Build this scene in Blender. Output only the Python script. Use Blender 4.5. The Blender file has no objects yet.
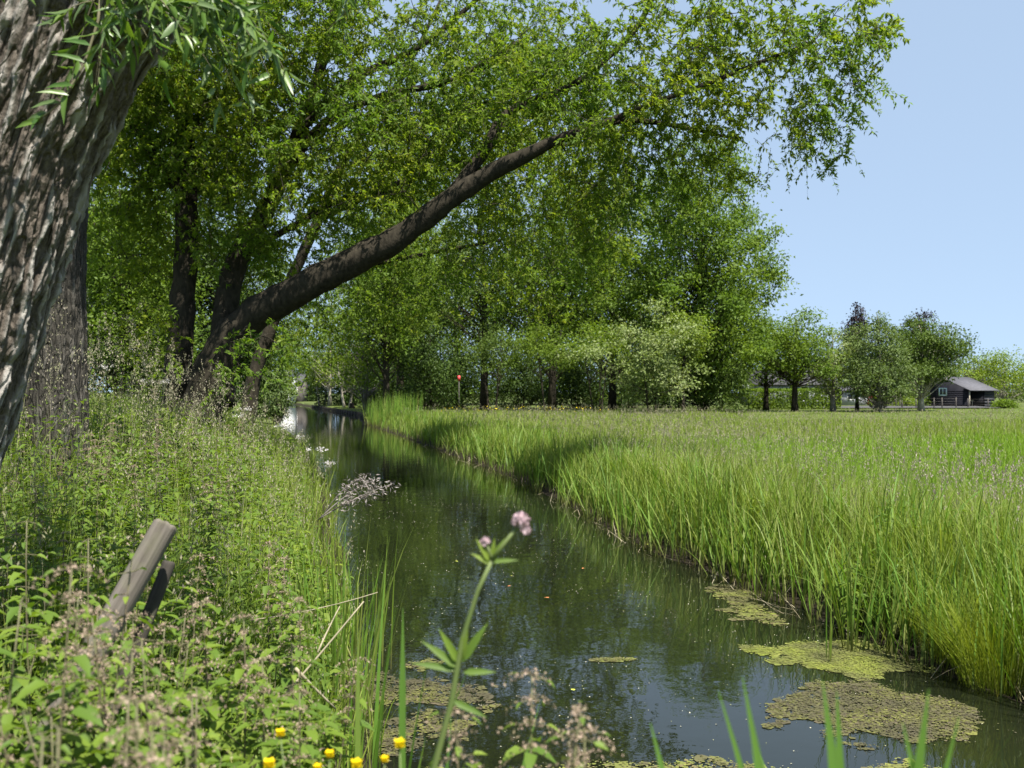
import bpy, math
import numpy as np
from mathutils import Vector

scene = bpy.context.scene
COL = scene.collection
RNG = np.random.default_rng(11)
PI = math.pi

# ------------------------------------------------------------------ camera, sky, sun, exposure
CAM_Z = 1.70
FPX = 995.0
HOR = 391.0
cam_d = bpy.data.cameras.new('camera')
cam_d.sensor_width = 36.0
cam_d.lens = 36.0 * FPX / 1024.0
cam_d.clip_start = 0.05
cam_d.clip_end = 3000.0
cam_d.dof.use_dof = True
cam_d.dof.focus_distance = 8.0
cam_d.dof.aperture_fstop = 4.4
cam = bpy.data.objects.new('camera', cam_d)
COL.objects.link(cam)
cam.location = (0, 0, CAM_Z)
cam.rotation_euler = (math.radians(90) + math.atan((HOR - 384.0) / FPX), 0, 0)
scene.camera = cam

SUN_DIR = Vector((0.26, -0.42, 0.87)).normalized()
world = bpy.data.worlds.new('World')
scene.world = world
world.use_nodes = True
wn = world.node_tree
sky = wn.nodes.new('ShaderNodeTexSky')
sky.sky_type = 'NISHITA'
sky.sun_disc = False
sky.sun_elevation = math.asin(SUN_DIR.z)
sky.sun_rotation = math.atan2(SUN_DIR.x, SUN_DIR.y)
sky.air_density = 1.0
sky.dust_density = 0.25
sky.ozone_density = 1.6
bg = wn.nodes['Background']
bg.inputs['Strength'].default_value = 0.069
# lift the lookup off the horizon and thin the blue with summer haze
tco = wn.nodes.new('ShaderNodeTexCoord')
lift = wn.nodes.new('ShaderNodeVectorMath')
lift.operation = 'ADD'
lift.inputs[1].default_value = (0, 0, 0.15)
wn.links.new(tco.outputs['Generated'], lift.inputs[0])
nrm = wn.nodes.new('ShaderNodeVectorMath')
nrm.operation = 'NORMALIZE'
wn.links.new(lift.outputs[0], nrm.inputs[0])
wn.links.new(nrm.outputs[0], sky.inputs['Vector'])
hz = wn.nodes.new('ShaderNodeMix')
hz.data_type = 'RGBA'
hz.inputs[0].default_value = 0.53
hz.inputs[7].default_value = (3.65, 4.6, 5.7, 1)
wn.links.new(sky.outputs['Color'], hz.inputs[6])
wn.links.new(hz.outputs[2], bg.inputs['Color'])

sun_d = bpy.data.lights.new('sun', 'SUN')
sun_d.energy = 5.0
sun_d.angle = math.radians(0.53)
sun_d.color = (1.0, 0.955, 0.88)
sun = bpy.data.objects.new('sun', sun_d)
COL.objects.link(sun)
sun.rotation_euler = SUN_DIR.to_track_quat('Z', 'Y').to_euler()

scene.view_settings.view_transform = 'Standard'
scene.view_settings.look = 'None'
scene.view_settings.exposure = 1.42
scene.view_settings.gamma = 1.0
scene.view_settings.use_curve_mapping = False
scene.render.engine = 'CYCLES'
scene.cycles.max_bounces = 6
scene.cycles.diffuse_bounces = 3
scene.cycles.glossy_bounces = 3
scene.cycles.transmission_bounces = 4
scene.cycles.transparent_max_bounces = 4
scene.cycles.caustics_reflective = False
scene.cycles.caustics_refractive = False

# ------------------------------------------------------------------ small maths
def at(px, py, d):
    """the point seen at pixel (px,py) of the photograph, d metres in front of the camera"""
    return np.array([(px - 512.0) / FPX * d, d, CAM_Z - (py - HOR) / FPX * d])

def sstep(t):
    t = np.clip(t, 0, 1)
    return t * t * (3 - 2 * t)

def unit(v):
    return v / np.maximum(np.linalg.norm(v, axis=-1, keepdims=True), 1e-9)

def rand_dir(n, r=None):
    r = r or RNG
    return unit(r.normal(size=(n, 3)))

def _hash(i, j, k, seed):
    h = (i * 374761393 + j * 668265263 + k * 2147483647 + seed * 974634777) & 0xFFFFFFFF
    h = ((h ^ (h >> 13)) * 1274126177) & 0xFFFFFFFF
    h = h ^ (h >> 16)
    return (h & 0xFFFFFF) / float(0xFFFFFF)

def vnoise(P, seed=0):
    """smooth value noise in 0..1 for points P (n,3)"""
    P = np.asarray(P, float)
    I = np.floor(P).astype(np.int64)
    f = P - I
    f = f * f * (3 - 2 * f)
    out = 0
    for a in (0, 1):
        for b in (0, 1):
            for c in (0, 1):
                w = (f[:, 0] if a else 1 - f[:, 0]) * (f[:, 1] if b else 1 - f[:, 1]) * (f[:, 2] if c else 1 - f[:, 2])
                out = out + w * _hash(I[:, 0] + a, I[:, 1] + b, I[:, 2] + c, seed)
    return out

def fbm(P, oct=3, seed=0):
    s, a, t = 0, 0.5, 0
    P = np.asarray(P, float)
    for o in range(oct):
        s = s + a * vnoise(P * 2 ** o, seed + o)
        t += a
        a *= 0.5
    return s / t

# ------------------------------------------------------------------ mesh builder
class MB:
    def __init__(self):
        self.v, self.q, self.t, self.n = [], [], [], 0
        self.att = []

    def add(self, V, Q=None, T=None, att=None):
        V = np.asarray(V, float).reshape(-1, 3)
        if Q is not None and len(Q):
            self.q.append(np.asarray(Q, np.int64).reshape(-1, 4) + self.n)
        if T is not None and len(T):
            self.t.append(np.asarray(T, np.int64).reshape(-1, 3) + self.n)
        self.v.append(V)
        self.att.append(np.zeros(len(V)) if att is None else np.asarray(att, float).reshape(-1))
        self.n += len(V)

    def tube(self, pts, rad, seg=7, cap=True):
        pts = np.asarray(pts, float)
        n = len(pts)
        rad = np.broadcast_to(np.asarray(rad, float), (n,))
        tan = unit(np.gradient(pts, axis=0))
        ref = np.array([0.31, 0.9, 0.29]) if abs(tan[0] @ unit(np.array([0.31, 0.9, 0.29]))) < 0.9 else np.array([0.95, 0.1, 0.3])
        a = unit(np.cross(tan, ref))
        b = np.cross(tan, a)
        th = np.linspace(0, 2 * PI, seg, endpoint=False)
        ring = (pts[:, None, :] + rad[:, None, None] * (np.cos(th)[None, :, None] * a[:, None, :] + np.sin(th)[None, :, None] * b[:, None, :]))
        V = ring.reshape(-1, 3)
        i = np.arange(n - 1)[:, None] * seg
        j = np.arange(seg)[None, :]
        k = (np.arange(seg)[None, :] + 1) % seg
        Q = np.stack([i + j, i + k, i + seg + k, i + seg + j], -1).reshape(-1, 4)
        T = None
        if cap:
            V = np.vstack([V, pts[0], pts[-1]])
            c0, c1 = n * seg, n * seg + 1
            jj = np.arange(seg)
            kk = (jj + 1) % seg
            T = np.vstack([np.stack([kk, jj, np.full(seg, c0)], -1), np.stack([(n - 1) * seg + jj, (n - 1) * seg + kk, np.full(seg, c1)], -1)])
        self.add(V, Q, T)

    def box(self, lo, hi, rz=0.0, piv=None):
        x0, y0, z0 = lo
        x1, y1, z1 = hi
        V = np.array([[x0, y0, z0], [x1, y0, z0], [x1, y1, z0], [x0, y1, z0], [x0, y0, z1], [x1, y0, z1], [x1, y1, z1], [x0, y1, z1]], float)
        self.add(V, [[3, 2, 1, 0], [4, 5, 6, 7], [0, 1, 5, 4], [1, 2, 6, 5], [2, 3, 7, 6], [3, 0, 4, 7]])

    def prism(self, poly, y0, y1):
        """polygon in x,z extruded along y"""
        p = np.asarray(poly, float)
        n = len(p)
        V = np.vstack([np.c_[p[:, 0], np.full(n, y0), p[:, 1]], np.c_[p[:, 0], np.full(n, y1), p[:, 1]]])
        Q = [[i, (i + 1) % n, n + (i + 1) % n, n + i] for i in range(n)]
        T = []
        for i in range(1, n - 1):
            T.append([0, i + 1, i])
            T.append([n, n + i, n + i + 1])
        self.add(V, Q, T)

    def leaves(self, P, D, N, L, W, fold=0.25):
        """folded diamond leaves: one quad each"""
        n = len(P)
        D = unit(D)
        S = unit(np.cross(D, N))
        U = np.cross(S, D)
        L = np.broadcast_to(L, (n,))[:, None]
        W = np.broadcast_to(W, (n,))[:, None]
        mid = P + D * L * 0.42 + U * W * fold
        V = np.stack([P, mid + S * W * 0.5, P + D * L - U * L * 0.12, mid - S * W * 0.5], 1).reshape(-1, 3)
        i = np.arange(n)[:, None] * 4
        self.add(V, i + np.array([[0, 1, 2, 3]]))

    def ovate(self, P, D, N, L, W, droop=0.25, fold=0.25):
        """broader leaves with a midrib: 7 points each"""
        n = len(P)
        D = unit(D)
        S = unit(np.cross(D, N))
        U = np.cross(S, D)
        L = np.broadcast_to(L, (n,))[:, None]
        W = np.broadcast_to(W, (n,))[:, None]
        dr = droop
        b = P
        m = P + D * L * 0.5 - U * L * dr * 0.25
        t = P + D * L * 0.97 - U * L * dr
        l1 = P + D * L * 0.22 + S * W * 0.45 + U * W * fold
        l2 = P + D * L * 0.6 + S * W * 0.36 + U * (W * fold - L * dr * 0.4)
        r1 = P + D * L * 0.22 - S * W * 0.45 + U * W * fold
        r2 = P + D * L * 0.6 - S * W * 0.36 + U * (W * fold - L * dr * 0.4)
        V = np.stack([b, m, t, l1, l2, r1, r2], 1).reshape(-1, 3)
        i = np.arange(n)[:, None] * 7
        Q = np.vstack([i + np.array([[0, 1, 4, 3]]), i + np.array([[0, 5, 6, 1]])])
        T = np.vstack([i + np.array([[1, 2, 4]]), i + np.array([[1, 6, 2]])])
        self.add(V, Q, T)

    def blades(self, P, H, W, az, lean, bend, segs=3, tw=0.0):
        """grass blades rising from P, curving over towards azimuth az"""
        n = len(P)
        H, W, lean, bend = [np.broadcast_to(x, (n,)).astype(float) for x in (H, W, lean, bend)]
        dirx = np.stack([np.cos(az), np.sin(az), np.zeros(n)], -1)
        faz = az + PI / 2 + RNG.normal(0, 0.6, n)
        side = np.stack([np.cos(faz), np.sin(faz), np.zeros(n)], -1)
        rows = []
        pos = np.array(P, float)
        ang = lean.copy()
        step = H / segs
        for s in range(segs + 1):
            t = s / segs
            w = W * (1 - t ** 2.2) * (0.7 + 0.6 * min(t * 3, 1) * 0.5) + W * 0.04
            rows.append(pos - side * w[:, None] * 0.5)
            rows.append(pos + side * w[:, None] * 0.5)
            d = dirx * np.sin(ang)[:, None]
            d[:, 2] = np.cos(ang)
            pos = pos + d * step[:, None]
            ang = ang + bend / segs * (0.4 + 1.2 * t)
        V = np.stack(rows, 1).reshape(-1, 3)
        m = 2 * (segs + 1)
        i = np.arange(n)[:, None] * m
        Q = np.vstack([i + np.array([[2 * s, 2 * s + 1, 2 * s + 3, 2 * s + 2]]) for s in range(segs)])
        att = np.tile(np.repeat(np.linspace(0, 1, segs + 1), 2), n)
        self.add(V, Q, att=att)
        return pos  # about the tips

    def build(self, name, mat, parent=None, origin=None, smooth=False, att=None):
        V = np.vstack(self.v) if self.v else np.zeros((0, 3))
        if origin is not None:
            V = V - np.asarray(origin, float)
        Q = np.vstack(self.q) if self.q else np.zeros((0, 4), np.int64)
        T = np.vstack(self.t) if self.t else np.zeros((0, 3), np.int64)
        me = bpy.data.meshes.new(name)
        me.vertices.add(len(V))
        me.vertices.foreach_set('co', V.astype(np.float32).ravel())
        loops = np.concatenate([Q.ravel(), T.ravel()]).astype(np.int32)
        me.loops.add(len(loops))
        me.loops.foreach_set('vertex_index', loops)
        nq, nt = len(Q), len(T)
        start = np.concatenate([np.arange(nq) * 4, nq * 4 + np.arange(nt) * 3]).astype(np.int32)
        me.polygons.add(nq + nt)
        me.polygons.foreach_set('loop_start', start)
        if smooth:
            me.polygons.foreach_set('use_smooth', np.ones(nq + nt, bool))
        if att:
            a = me.attributes.new(att, 'FLOAT', 'POINT')
            a.data.foreach_set('value', np.concatenate(self.att).astype(np.float32))
        me.update(calc_edges=True)
        if mat is not None:
            me.materials.append(mat)
        o = bpy.data.objects.new(name, me)
        COL.objects.link(o)
        if parent is not None:
            o.parent = parent
        elif origin is not None:
            o.location = origin
        return o

def tag(o, label=None, cat=None, group=None, kind=None):
    if label: o['label'] = label
    if cat: o['category'] = cat
    if group: o['group'] = group
    if kind: o['kind'] = kind
    return o

def thing(name, label, cat, loc=(0, 0, 0), rz=0.0, group=None):
    o = bpy.data.objects.new(name, None)
    o.empty_display_size = 0.1
    COL.objects.link(o)
    o.location = tuple(float(c) for c in loc)
    o.rotation_euler = (0, 0, rz)
    return tag(o, label, cat, group)

def dup(root, loc, rz=0.0, scale=1.0, label=None, group=None, cat=None):
    r = root.copy()
    COL.objects.link(r)
    r.location = tuple(float(c) for c in loc)
    r.rotation_euler = (0, 0, rz)
    r.scale = (scale,) * 3 if np.isscalar(scale) else scale
    if label: r['label'] = label
    if group: r['group'] = group
    if cat: r['category'] = cat
    for ch in list(root.children):
        c = ch.copy()
        COL.objects.link(c)
        c.parent = r
        for g in ch.children:
            d = g.copy()
            COL.objects.link(d)
            d.parent = c
    return r

# ------------------------------------------------------------------ materials
def new_mat(name):
    m = bpy.data.materials.new(name)
    m.use_nodes = True
    nt = m.node_tree
    for n in list(nt.nodes):
        nt.nodes.remove(n)
    out = nt.nodes.new('ShaderNodeOutputMaterial')
    p = nt.nodes.new('ShaderNodeBsdfPrincipled')
    nt.links.new(p.outputs[0], out.inputs['Surface'])
    return m, nt, p, out

def rgba(c):
    return (c[0], c[1], c[2], 1.0)

def ramp(nt, fac, stops):
    r = nt.nodes.new('ShaderNodeValToRGB')
    el = r.color_ramp.elements
    while len(el) < len(stops):
        el.new(0.5)
    for e, (p, c) in zip(el, stops):
        e.position = p
        e.color = rgba(c)
    nt.links.new(fac, r.inputs[0])
    return r.outputs[0]

def mixcol(nt, a, b, fac, mode='MIX'):
    m = nt.nodes.new('ShaderNodeMix')
    m.data_type = 'RGBA'
    m.blend_type = mode
    for sock, val in ((m.inputs[6], a), (m.inputs[7], b), (m.inputs[0], fac)):
        if isinstance(val, bpy.types.NodeSocket):
            nt.links.new(val, sock)
        elif isinstance(val, (int, float)):
            sock.default_value = val
        else:
            sock.default_value = rgba(val)
    return m.outputs[2]

def noise_node(nt, scale, detail=3.0, rough=0.55, vec=None, obj=True):
    n = nt.nodes.new('ShaderNodeTexNoise')
    n.inputs['Scale'].default_value = scale
    n.inputs['Detail'].default_value = detail
    n.inputs['Roughness'].default_value = rough
    if vec is None:
        tc = nt.nodes.new('ShaderNodeTexCoord')
        vec = tc.outputs['Object']
    nt.links.new(vec, n.inputs['Vector'])
    return n.outputs['Fac']

def world_pos(nt):
    return nt.nodes.new('ShaderNodeNewGeometry').outputs['Position']

def leaf_mat(name, cols, patch=None, scale=0.5, trans=0.35, tcol=(1.4, 1.45, 0.55), rough=0.55, spec=0.18, at_tip=None):
    """cols: list of colours picked per leaf; patch: colour that large patches drift to"""
    m, nt, p, out = new_mat(name)
    g = nt.nodes.new('ShaderNodeNewGeometry')
    k = len(cols)
    c = ramp(nt, g.outputs['Random Per Island'], [((i + 0.5) / k, col) for i, col in enumerate(cols)])
    if patch is not None:
        f = noise_node(nt, scale, 2.0, 0.5, g.outputs['Position'])
        mr = nt.nodes.new('ShaderNodeMapRange')
        mr.inputs[1].default_value = 0.40
        mr.inputs[2].default_value = 0.62
        nt.links.new(f, mr.inputs[0])
        mu = nt.nodes.new('ShaderNodeMath')
        mu.operation = 'MULTIPLY'
        mu.inputs[1].default_value = 0.8
        nt.links.new(mr.outputs[0], mu.inputs[0])
        c = mixcol(nt, c, patch, mu.outputs[0])
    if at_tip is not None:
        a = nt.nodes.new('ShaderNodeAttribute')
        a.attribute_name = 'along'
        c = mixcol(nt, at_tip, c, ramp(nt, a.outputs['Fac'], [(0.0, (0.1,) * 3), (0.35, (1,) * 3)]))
    nt.links.new(c, p.inputs['Base Color'])
    p.inputs['Roughness'].default_value = rough
    p.inputs['Specular IOR Level'].default_value = spec
    if trans > 0:
        tr = nt.nodes.new('ShaderNodeBsdfTranslucent')
        tc = mixcol(nt, c, tcol, 1.0, 'MULTIPLY')
        nt.links.new(tc, tr.inputs['Color'])
        mx = nt.nodes.new('ShaderNodeMixShader')
        mx.inputs[0].default_value = trans
        nt.links.new(p.outputs[0], mx.inputs[1])
        nt.links.new(tr.outputs[0], mx.inputs[2])
        nt.links.new(mx.outputs[0], out.inputs['Surface'])
    return m

def plain_mat(name, c1, c2=None, scale=4.0, rough=0.7, bump=0.0, stretch=None, spec=0.3, detail=4.0):
    m, nt, p, out = new_mat(name)
    tc = nt.nodes.new('ShaderNodeTexCoord')
    vec = tc.outputs['Object']
    if stretch:
        mp = nt.nodes.new('ShaderNodeMapping')
        mp.inputs['Scale'].default_value = stretch
        nt.links.new(vec, mp.inputs['Vector'])
        vec = mp.outputs[0]
    f = noise_node(nt, scale, detail, 0.6, vec)
    c = ramp(nt, f, [(0.3, c1), (0.7, c2 or c1)])
    nt.links.new(c, p.inputs['Base Color'])
    p.inputs['Roughness'].default_value = rough
    p.inputs['Specular IOR Level'].default_value = spec
    if bump:
        b = nt.nodes.new('ShaderNodeBump')
        b.inputs['Strength'].default_value = bump
        b.inputs['Distance'].default_value = 0.03
        nt.links.new(f, b.inputs['Height'])
        nt.links.new(b.outputs[0], p.inputs['Normal'])
    return m

M = {}
M['willow_leaf'] = leaf_mat('willow_leaf', [(0.115, 0.175, 0.014), (0.175, 0.23, 0.018), (0.13, 0.195, 0.02), (0.23, 0.265, 0.022)], (0.085, 0.16, 0.02), 0.3, 0.52)
M['pollard_leaf'] = leaf_mat('pollard_leaf', [(0.055, 0.12, 0.02), (0.09, 0.16, 0.025), (0.12, 0.19, 0.03), (0.10, 0.15, 0.06)], None, 1, 0.35, spec=0.5, rough=0.4)
M['leaf_mid'] = leaf_mat('leaf_mid', [(0.10, 0.155, 0.018), (0.135, 0.19, 0.024), (0.115, 0.17, 0.022)], (0.085, 0.145, 0.02), 0.3, 0.42)
M['leaf_fresh'] = leaf_mat('leaf_fresh', [(0.12, 0.185, 0.018), (0.155, 0.215, 0.02), (0.105, 0.165, 0.02)], (0.095, 0.15, 0.02), 0.3, 0.42)
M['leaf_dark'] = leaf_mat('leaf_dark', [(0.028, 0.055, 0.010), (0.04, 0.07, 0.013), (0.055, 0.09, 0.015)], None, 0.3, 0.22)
M['leaf_silver'] = leaf_mat('leaf_silver', [(0.20, 0.245, 0.10), (0.15, 0.20, 0.055), (0.25, 0.28, 0.14)], (0.14, 0.19, 0.045), 0.4, 0.28)
M['leaf_grey'] = leaf_mat('leaf_grey', [(0.10, 0.145, 0.045), (0.125, 0.165, 0.055), (0.085, 0.13, 0.035)], None, 0.4, 0.28)
M['leaf_bluish'] = leaf_mat('leaf_bluish', [(0.06, 0.10, 0.018), (0.085, 0.125, 0.024), (0.07, 0.11, 0.018)], None, 0.4, 0.28)
M['leaf_gold'] = leaf_mat('leaf_gold', [(0.15, 0.21, 0.02), (0.12, 0.19, 0.02), (0.18, 0.23, 0.03)], None, 0.4, 0.35)
M['leaf_purple'] = leaf_mat('leaf_purple', [(0.022, 0.016, 0.02), (0.03, 0.02, 0.024)], None, 0.4, 0.15, (1.2, 1, 1))
M['bark_dark'] = plain_mat('bark_dark', (0.016, 0.014, 0.010), (0.045, 0.038, 0.027), 11, 0.95, 1.0, (1, 1, 0.5), 0.1)
M['bark_grey'] = plain_mat('bark_grey', (0.10, 0.09, 0.075), (0.20, 0.185, 0.16), 7, 0.9, 0.6, (1, 1, 0.35))
M['bark_pale'] = plain_mat('bark_pale', (0.22, 0.20, 0.16), (0.36, 0.33, 0.27), 7, 0.9, 0.5, (1, 1, 0.4))
M['twig'] = plain_mat('twig', (0.07, 0.065, 0.035), (0.12, 0.11, 0.06), 3, 0.85)
# ------------------------------------------------------------------ the land and the canal
WATER_Z = -0.5
_yr = [-60, 3.0, 5.0, 6.5, 8.1, 10.5, 14.2, 24.6, 40, 64, 87, 137, 200, 330, 900]
_xr = [4.6, 4.3, 4.1, 3.8, 3.25, 2.72, 1.85, 0.2, -3.4, -9.2, -13.4, -27.8, -46, -80, -240]
_yl = [-60, 5.8, 8.8, 12.9, 24.6, 44, 64, 87, 137, 200, 330, 900]
_xl = [-0.6, -0.75, -1.35, -2.2, -4.6, -9.3, -15.0, -20.0, -35, -54, -90, -252]

def edge_r(y): return np.interp(y, _yr, _xr)
def edge_l(y): return np.interp(y, _yl, _xl)

def shore(x, y):
    """distance outside the water's edge (negative over the water); side -1 left, +1 right"""
    w = 0.16 * (fbm(np.stack([x * 0.9, y * 0.9, np.zeros_like(x)], -1), 2, 5) - 0.5) * 2
    dl = edge_l(y) - x
    dr = x - edge_r(y)
    dn = 4.75 - y
    d = np.maximum(np.maximum(dl, dr), dn) + w
    return d, np.where(dl > dr, -1, 1)

def ground_z(x, y):
    x = np.asarray(x, float)
    y = np.asarray(y, float)
    d, side = shore(x, y)
    z = np.where(d > 0, WATER_Z + 0.5 * sstep(d / 0.9), WATER_Z - 0.75 * sstep(-d / 0.8))
    dl = edge_l(y) - x
    z = z + np.where(side < 0, 0.5 * sstep((dl - 0.4) / 4.5), 0)
    z = z + np.where(d > 0.3, 0.06 * (fbm(np.stack([x * 0.4, y * 0.4, x * 0], -1), 2, 9) - 0.5), 0) * sstep(d / 2)
    z = z - 0.15 * sstep((y - 70) / 12) * (side > 0) * sstep(d / 1.0) * sstep((-8 - x) / 4)
    return z

def make_ground():
    yy = np.concatenate([np.arange(-40, 3, 2.0), np.arange(3, 40, 0.3), np.geomspace(40, 900, 110)])
    uu = np.concatenate([-np.geomspace(5, 700, 45)[::-1], np.arange(-4.8, 4.81, 0.16), np.geomspace(5, 700, 45)])
    xc = 0.5 * (edge_l(yy) + edge_r(yy))
    sc = np.maximum(1.0, (edge_r(yy) - edge_l(yy)) / 5.2)
    X = xc[:, None] + uu[None, :] * np.where(np.abs(uu)[None, :] < 5, sc[:, None], 1.0) + np.where(np.abs(uu) >= 5, np.sign(uu) * 1.0, 0)[None, :] * (sc[:, None] - 1) * 5
    Y = np.broadcast_to(yy[:, None], X.shape)
    x, y = X.ravel(), Y.ravel()
    V = np.stack([x, y, ground_z(x, y)], -1)
    ny, nx = X.shape
    i = np.arange(ny - 1)[:, None] * nx
    j = np.arange(nx - 1)[None, :]
    Q = np.stack([i + j, i + j + 1, i + nx + j + 1, i + nx + j], -1).reshape(-1, 4)
    b = MB()
    b.add(V, Q)
    m, nt, p, out = new_mat('soil_and_turf')
    pos = world_pos(nt)
    f = noise_node(nt, 0.35, 5, 0.6, pos)
    f2 = noise_node(nt, 6.0, 4, 0.6, pos)
    c = ramp(nt, f, [(0.35, (0.06, 0.095, 0.02)), (0.65, (0.10, 0.12, 0.035))])
    c = mixcol(nt, c, (0.05, 0.04, 0.022), ramp(nt, f2, [(0.45, (0, 0, 0)), (0.7, (0.7,) * 3)]))
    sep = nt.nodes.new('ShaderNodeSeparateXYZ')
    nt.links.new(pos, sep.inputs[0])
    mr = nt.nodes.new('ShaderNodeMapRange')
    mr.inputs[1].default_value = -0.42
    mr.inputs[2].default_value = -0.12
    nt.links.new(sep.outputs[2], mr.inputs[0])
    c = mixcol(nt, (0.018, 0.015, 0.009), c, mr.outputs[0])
    nt.links.new(c, p.inputs['Base Color'])
    p.inputs['Roughness'].default_value = 0.95
    p.inputs['Specular IOR Level'].default_value = 0.1
    o = b.build('ground', m, smooth=True)
    tag(o, 'grassy land on both banks of the ditch', 'ground', kind='structure')

make_ground()

def make_water():
    b = MB()
    yy = np.concatenate([np.arange(3.6, 40, 1.5), np.geomspace(41, 600, 30)])
    rows = []
    for y in yy:
        rows.append([edge_l(y) - 0.9, y, WATER_Z])
        rows.append([edge_r(y) + 0.9, y, WATER_Z])
    n = len(yy)
    i = np.arange(n - 1)[:, None] * 2
    b.add(rows, i + np.array([[0, 1, 3, 2]]))
    m, nt, p, out = new_mat('ditch_water')
    pos = world_pos(nt)
    f = noise_node(nt, 0.5, 3, 0.5, pos)
    c = ramp(nt, f, [(0.3, (0.006, 0.008, 0.004)), (0.7, (0.010, 0.012, 0.006))])
    nt.links.new(c, p.inputs['Base Color'])
    p.inputs['Roughness'].default_value = 0.015
    p.inputs['IOR'].default_value = 1.333
    p.inputs['Specular IOR Level'].default_value = 0.8
    n1 = noise_node(nt, 2.2, 2, 0.5, pos)
    n2 = noise_node(nt, 9.0, 2, 0.5, pos)
    ad = nt.nodes.new('ShaderNodeMath')
    ad.operation = 'MULTIPLY_ADD'
    ad.inputs[1].default_value = 0.22
    nt.links.new(n2, ad.inputs[0])
    nt.links.new(n1, ad.inputs[2])
    bp = nt.nodes.new('ShaderNodeBump')
    bp.inputs['Strength'].default_value = 0.055
    bp.inputs['Distance'].default_value = 0.05
    nt.links.new(ad.outputs[0], bp.inputs['Height'])
    nt.links.new(bp.outputs[0], p.inputs['Normal'])
    o = b.build('water', m)
    tag(o, 'still dark water of the ditch reflecting trees and sky', 'water', kind='structure')

make_water()

# the paved strip beyond the orchard trees
def make_road():
    b = MB()
    x0, x1 = 29.0, 47.0
    xs = np.linspace(x0, x1, 14)
    ys0 = 95.0 + 0.02 * (xs - x0)
    V, Q = [], []
    for k, x in enumerate(xs):
        V += [[x, ys0[k], float(ground_z([x], [ys0[k]])[0]) + 0.10], [x + 2, ys0[k] + 10, float(ground_z([x], [ys0[k] + 10])[0]) + 0.12]]
        if k: Q.append([2 * k - 2, 2 * k, 2 * k + 1, 2 * k - 1])
    b.add(V, Q)
    o = b.build('road', plain_mat('old_paving', (0.055, 0.054, 0.053), (0.09, 0.088, 0.088), 2.0, 0.95, spec=0.03))
    tag(o, 'grey paved strip between orchard trees and sheds', 'road', kind='structure')

make_road()

# ------------------------------------------------------------------ generic trees
def grow_branch(p0, p1, n=5, sag=0.0, wob=0.06):
    """a curved branch from p0 to p1"""
    t = np.linspace(0, 1, n)[:, None]
    L = np.linalg.norm(p1 - p0)
    mid = (p0 + p1) / 2 + np.array([0, 0, -sag * L]) + RNG.normal(0, wob * L, 3)
    return (1 - t) ** 2 * p0 + 2 * t * (1 - t) * mid + t ** 2 * p1

def leaf_cluster(b, C, rad, n, L, W, up=0.5, flat=0.6, out=None, droop=0.2, ov=False):
    """n leaves round each of the centres C"""
    k = len(C)
    P = np.repeat(C, n, 0)
    off = RNG.normal(0, 1, (k * n, 3)) * np.array([1, 1, flat]) * np.repeat(np.broadcast_to(rad, (k,)), n)[:, None] * 0.55
    P = P + off
    D = rand_dir(k * n) + unit(off) * 0.6 + np.array([0, 0, -droop])
    N = rand_dir(k * n) + np.array([0, 0, up])
    if out is not None:
        N = N + np.repeat(out, n, 0) * 0.5
    l = L * RNG.uniform(0.65, 1.3, k * n)
    (b.ovate if ov else b.leaves)(P, D, N, l, l * W)

def profile(kind):
    return {
        'cone': ([0, 0.08, 0.25, 0.5, 0.75, 0.92, 1], [0.35, 0.9, 1.0, 0.8, 0.5, 0.22, 0.04]),
        'egg': ([0, 0.1, 0.3, 0.55, 0.8, 0.95, 1], [0.35, 0.75, 1.0, 0.95, 0.7, 0.35, 0.1]),
        'round': ([0, 0.12, 0.35, 0.6, 0.85, 1], [0.45, 0.85, 1.0, 0.97, 0.65, 0.15]),
        'spire': ([0, 0.1, 0.5, 0.9, 1], [0.6, 1.0, 0.75, 0.3, 0.06]),
        'bush': ([0, 0.2, 0.5, 0.8, 1], [0.85, 1.0, 0.95, 0.65, 0.2]),
    }[kind]

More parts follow.
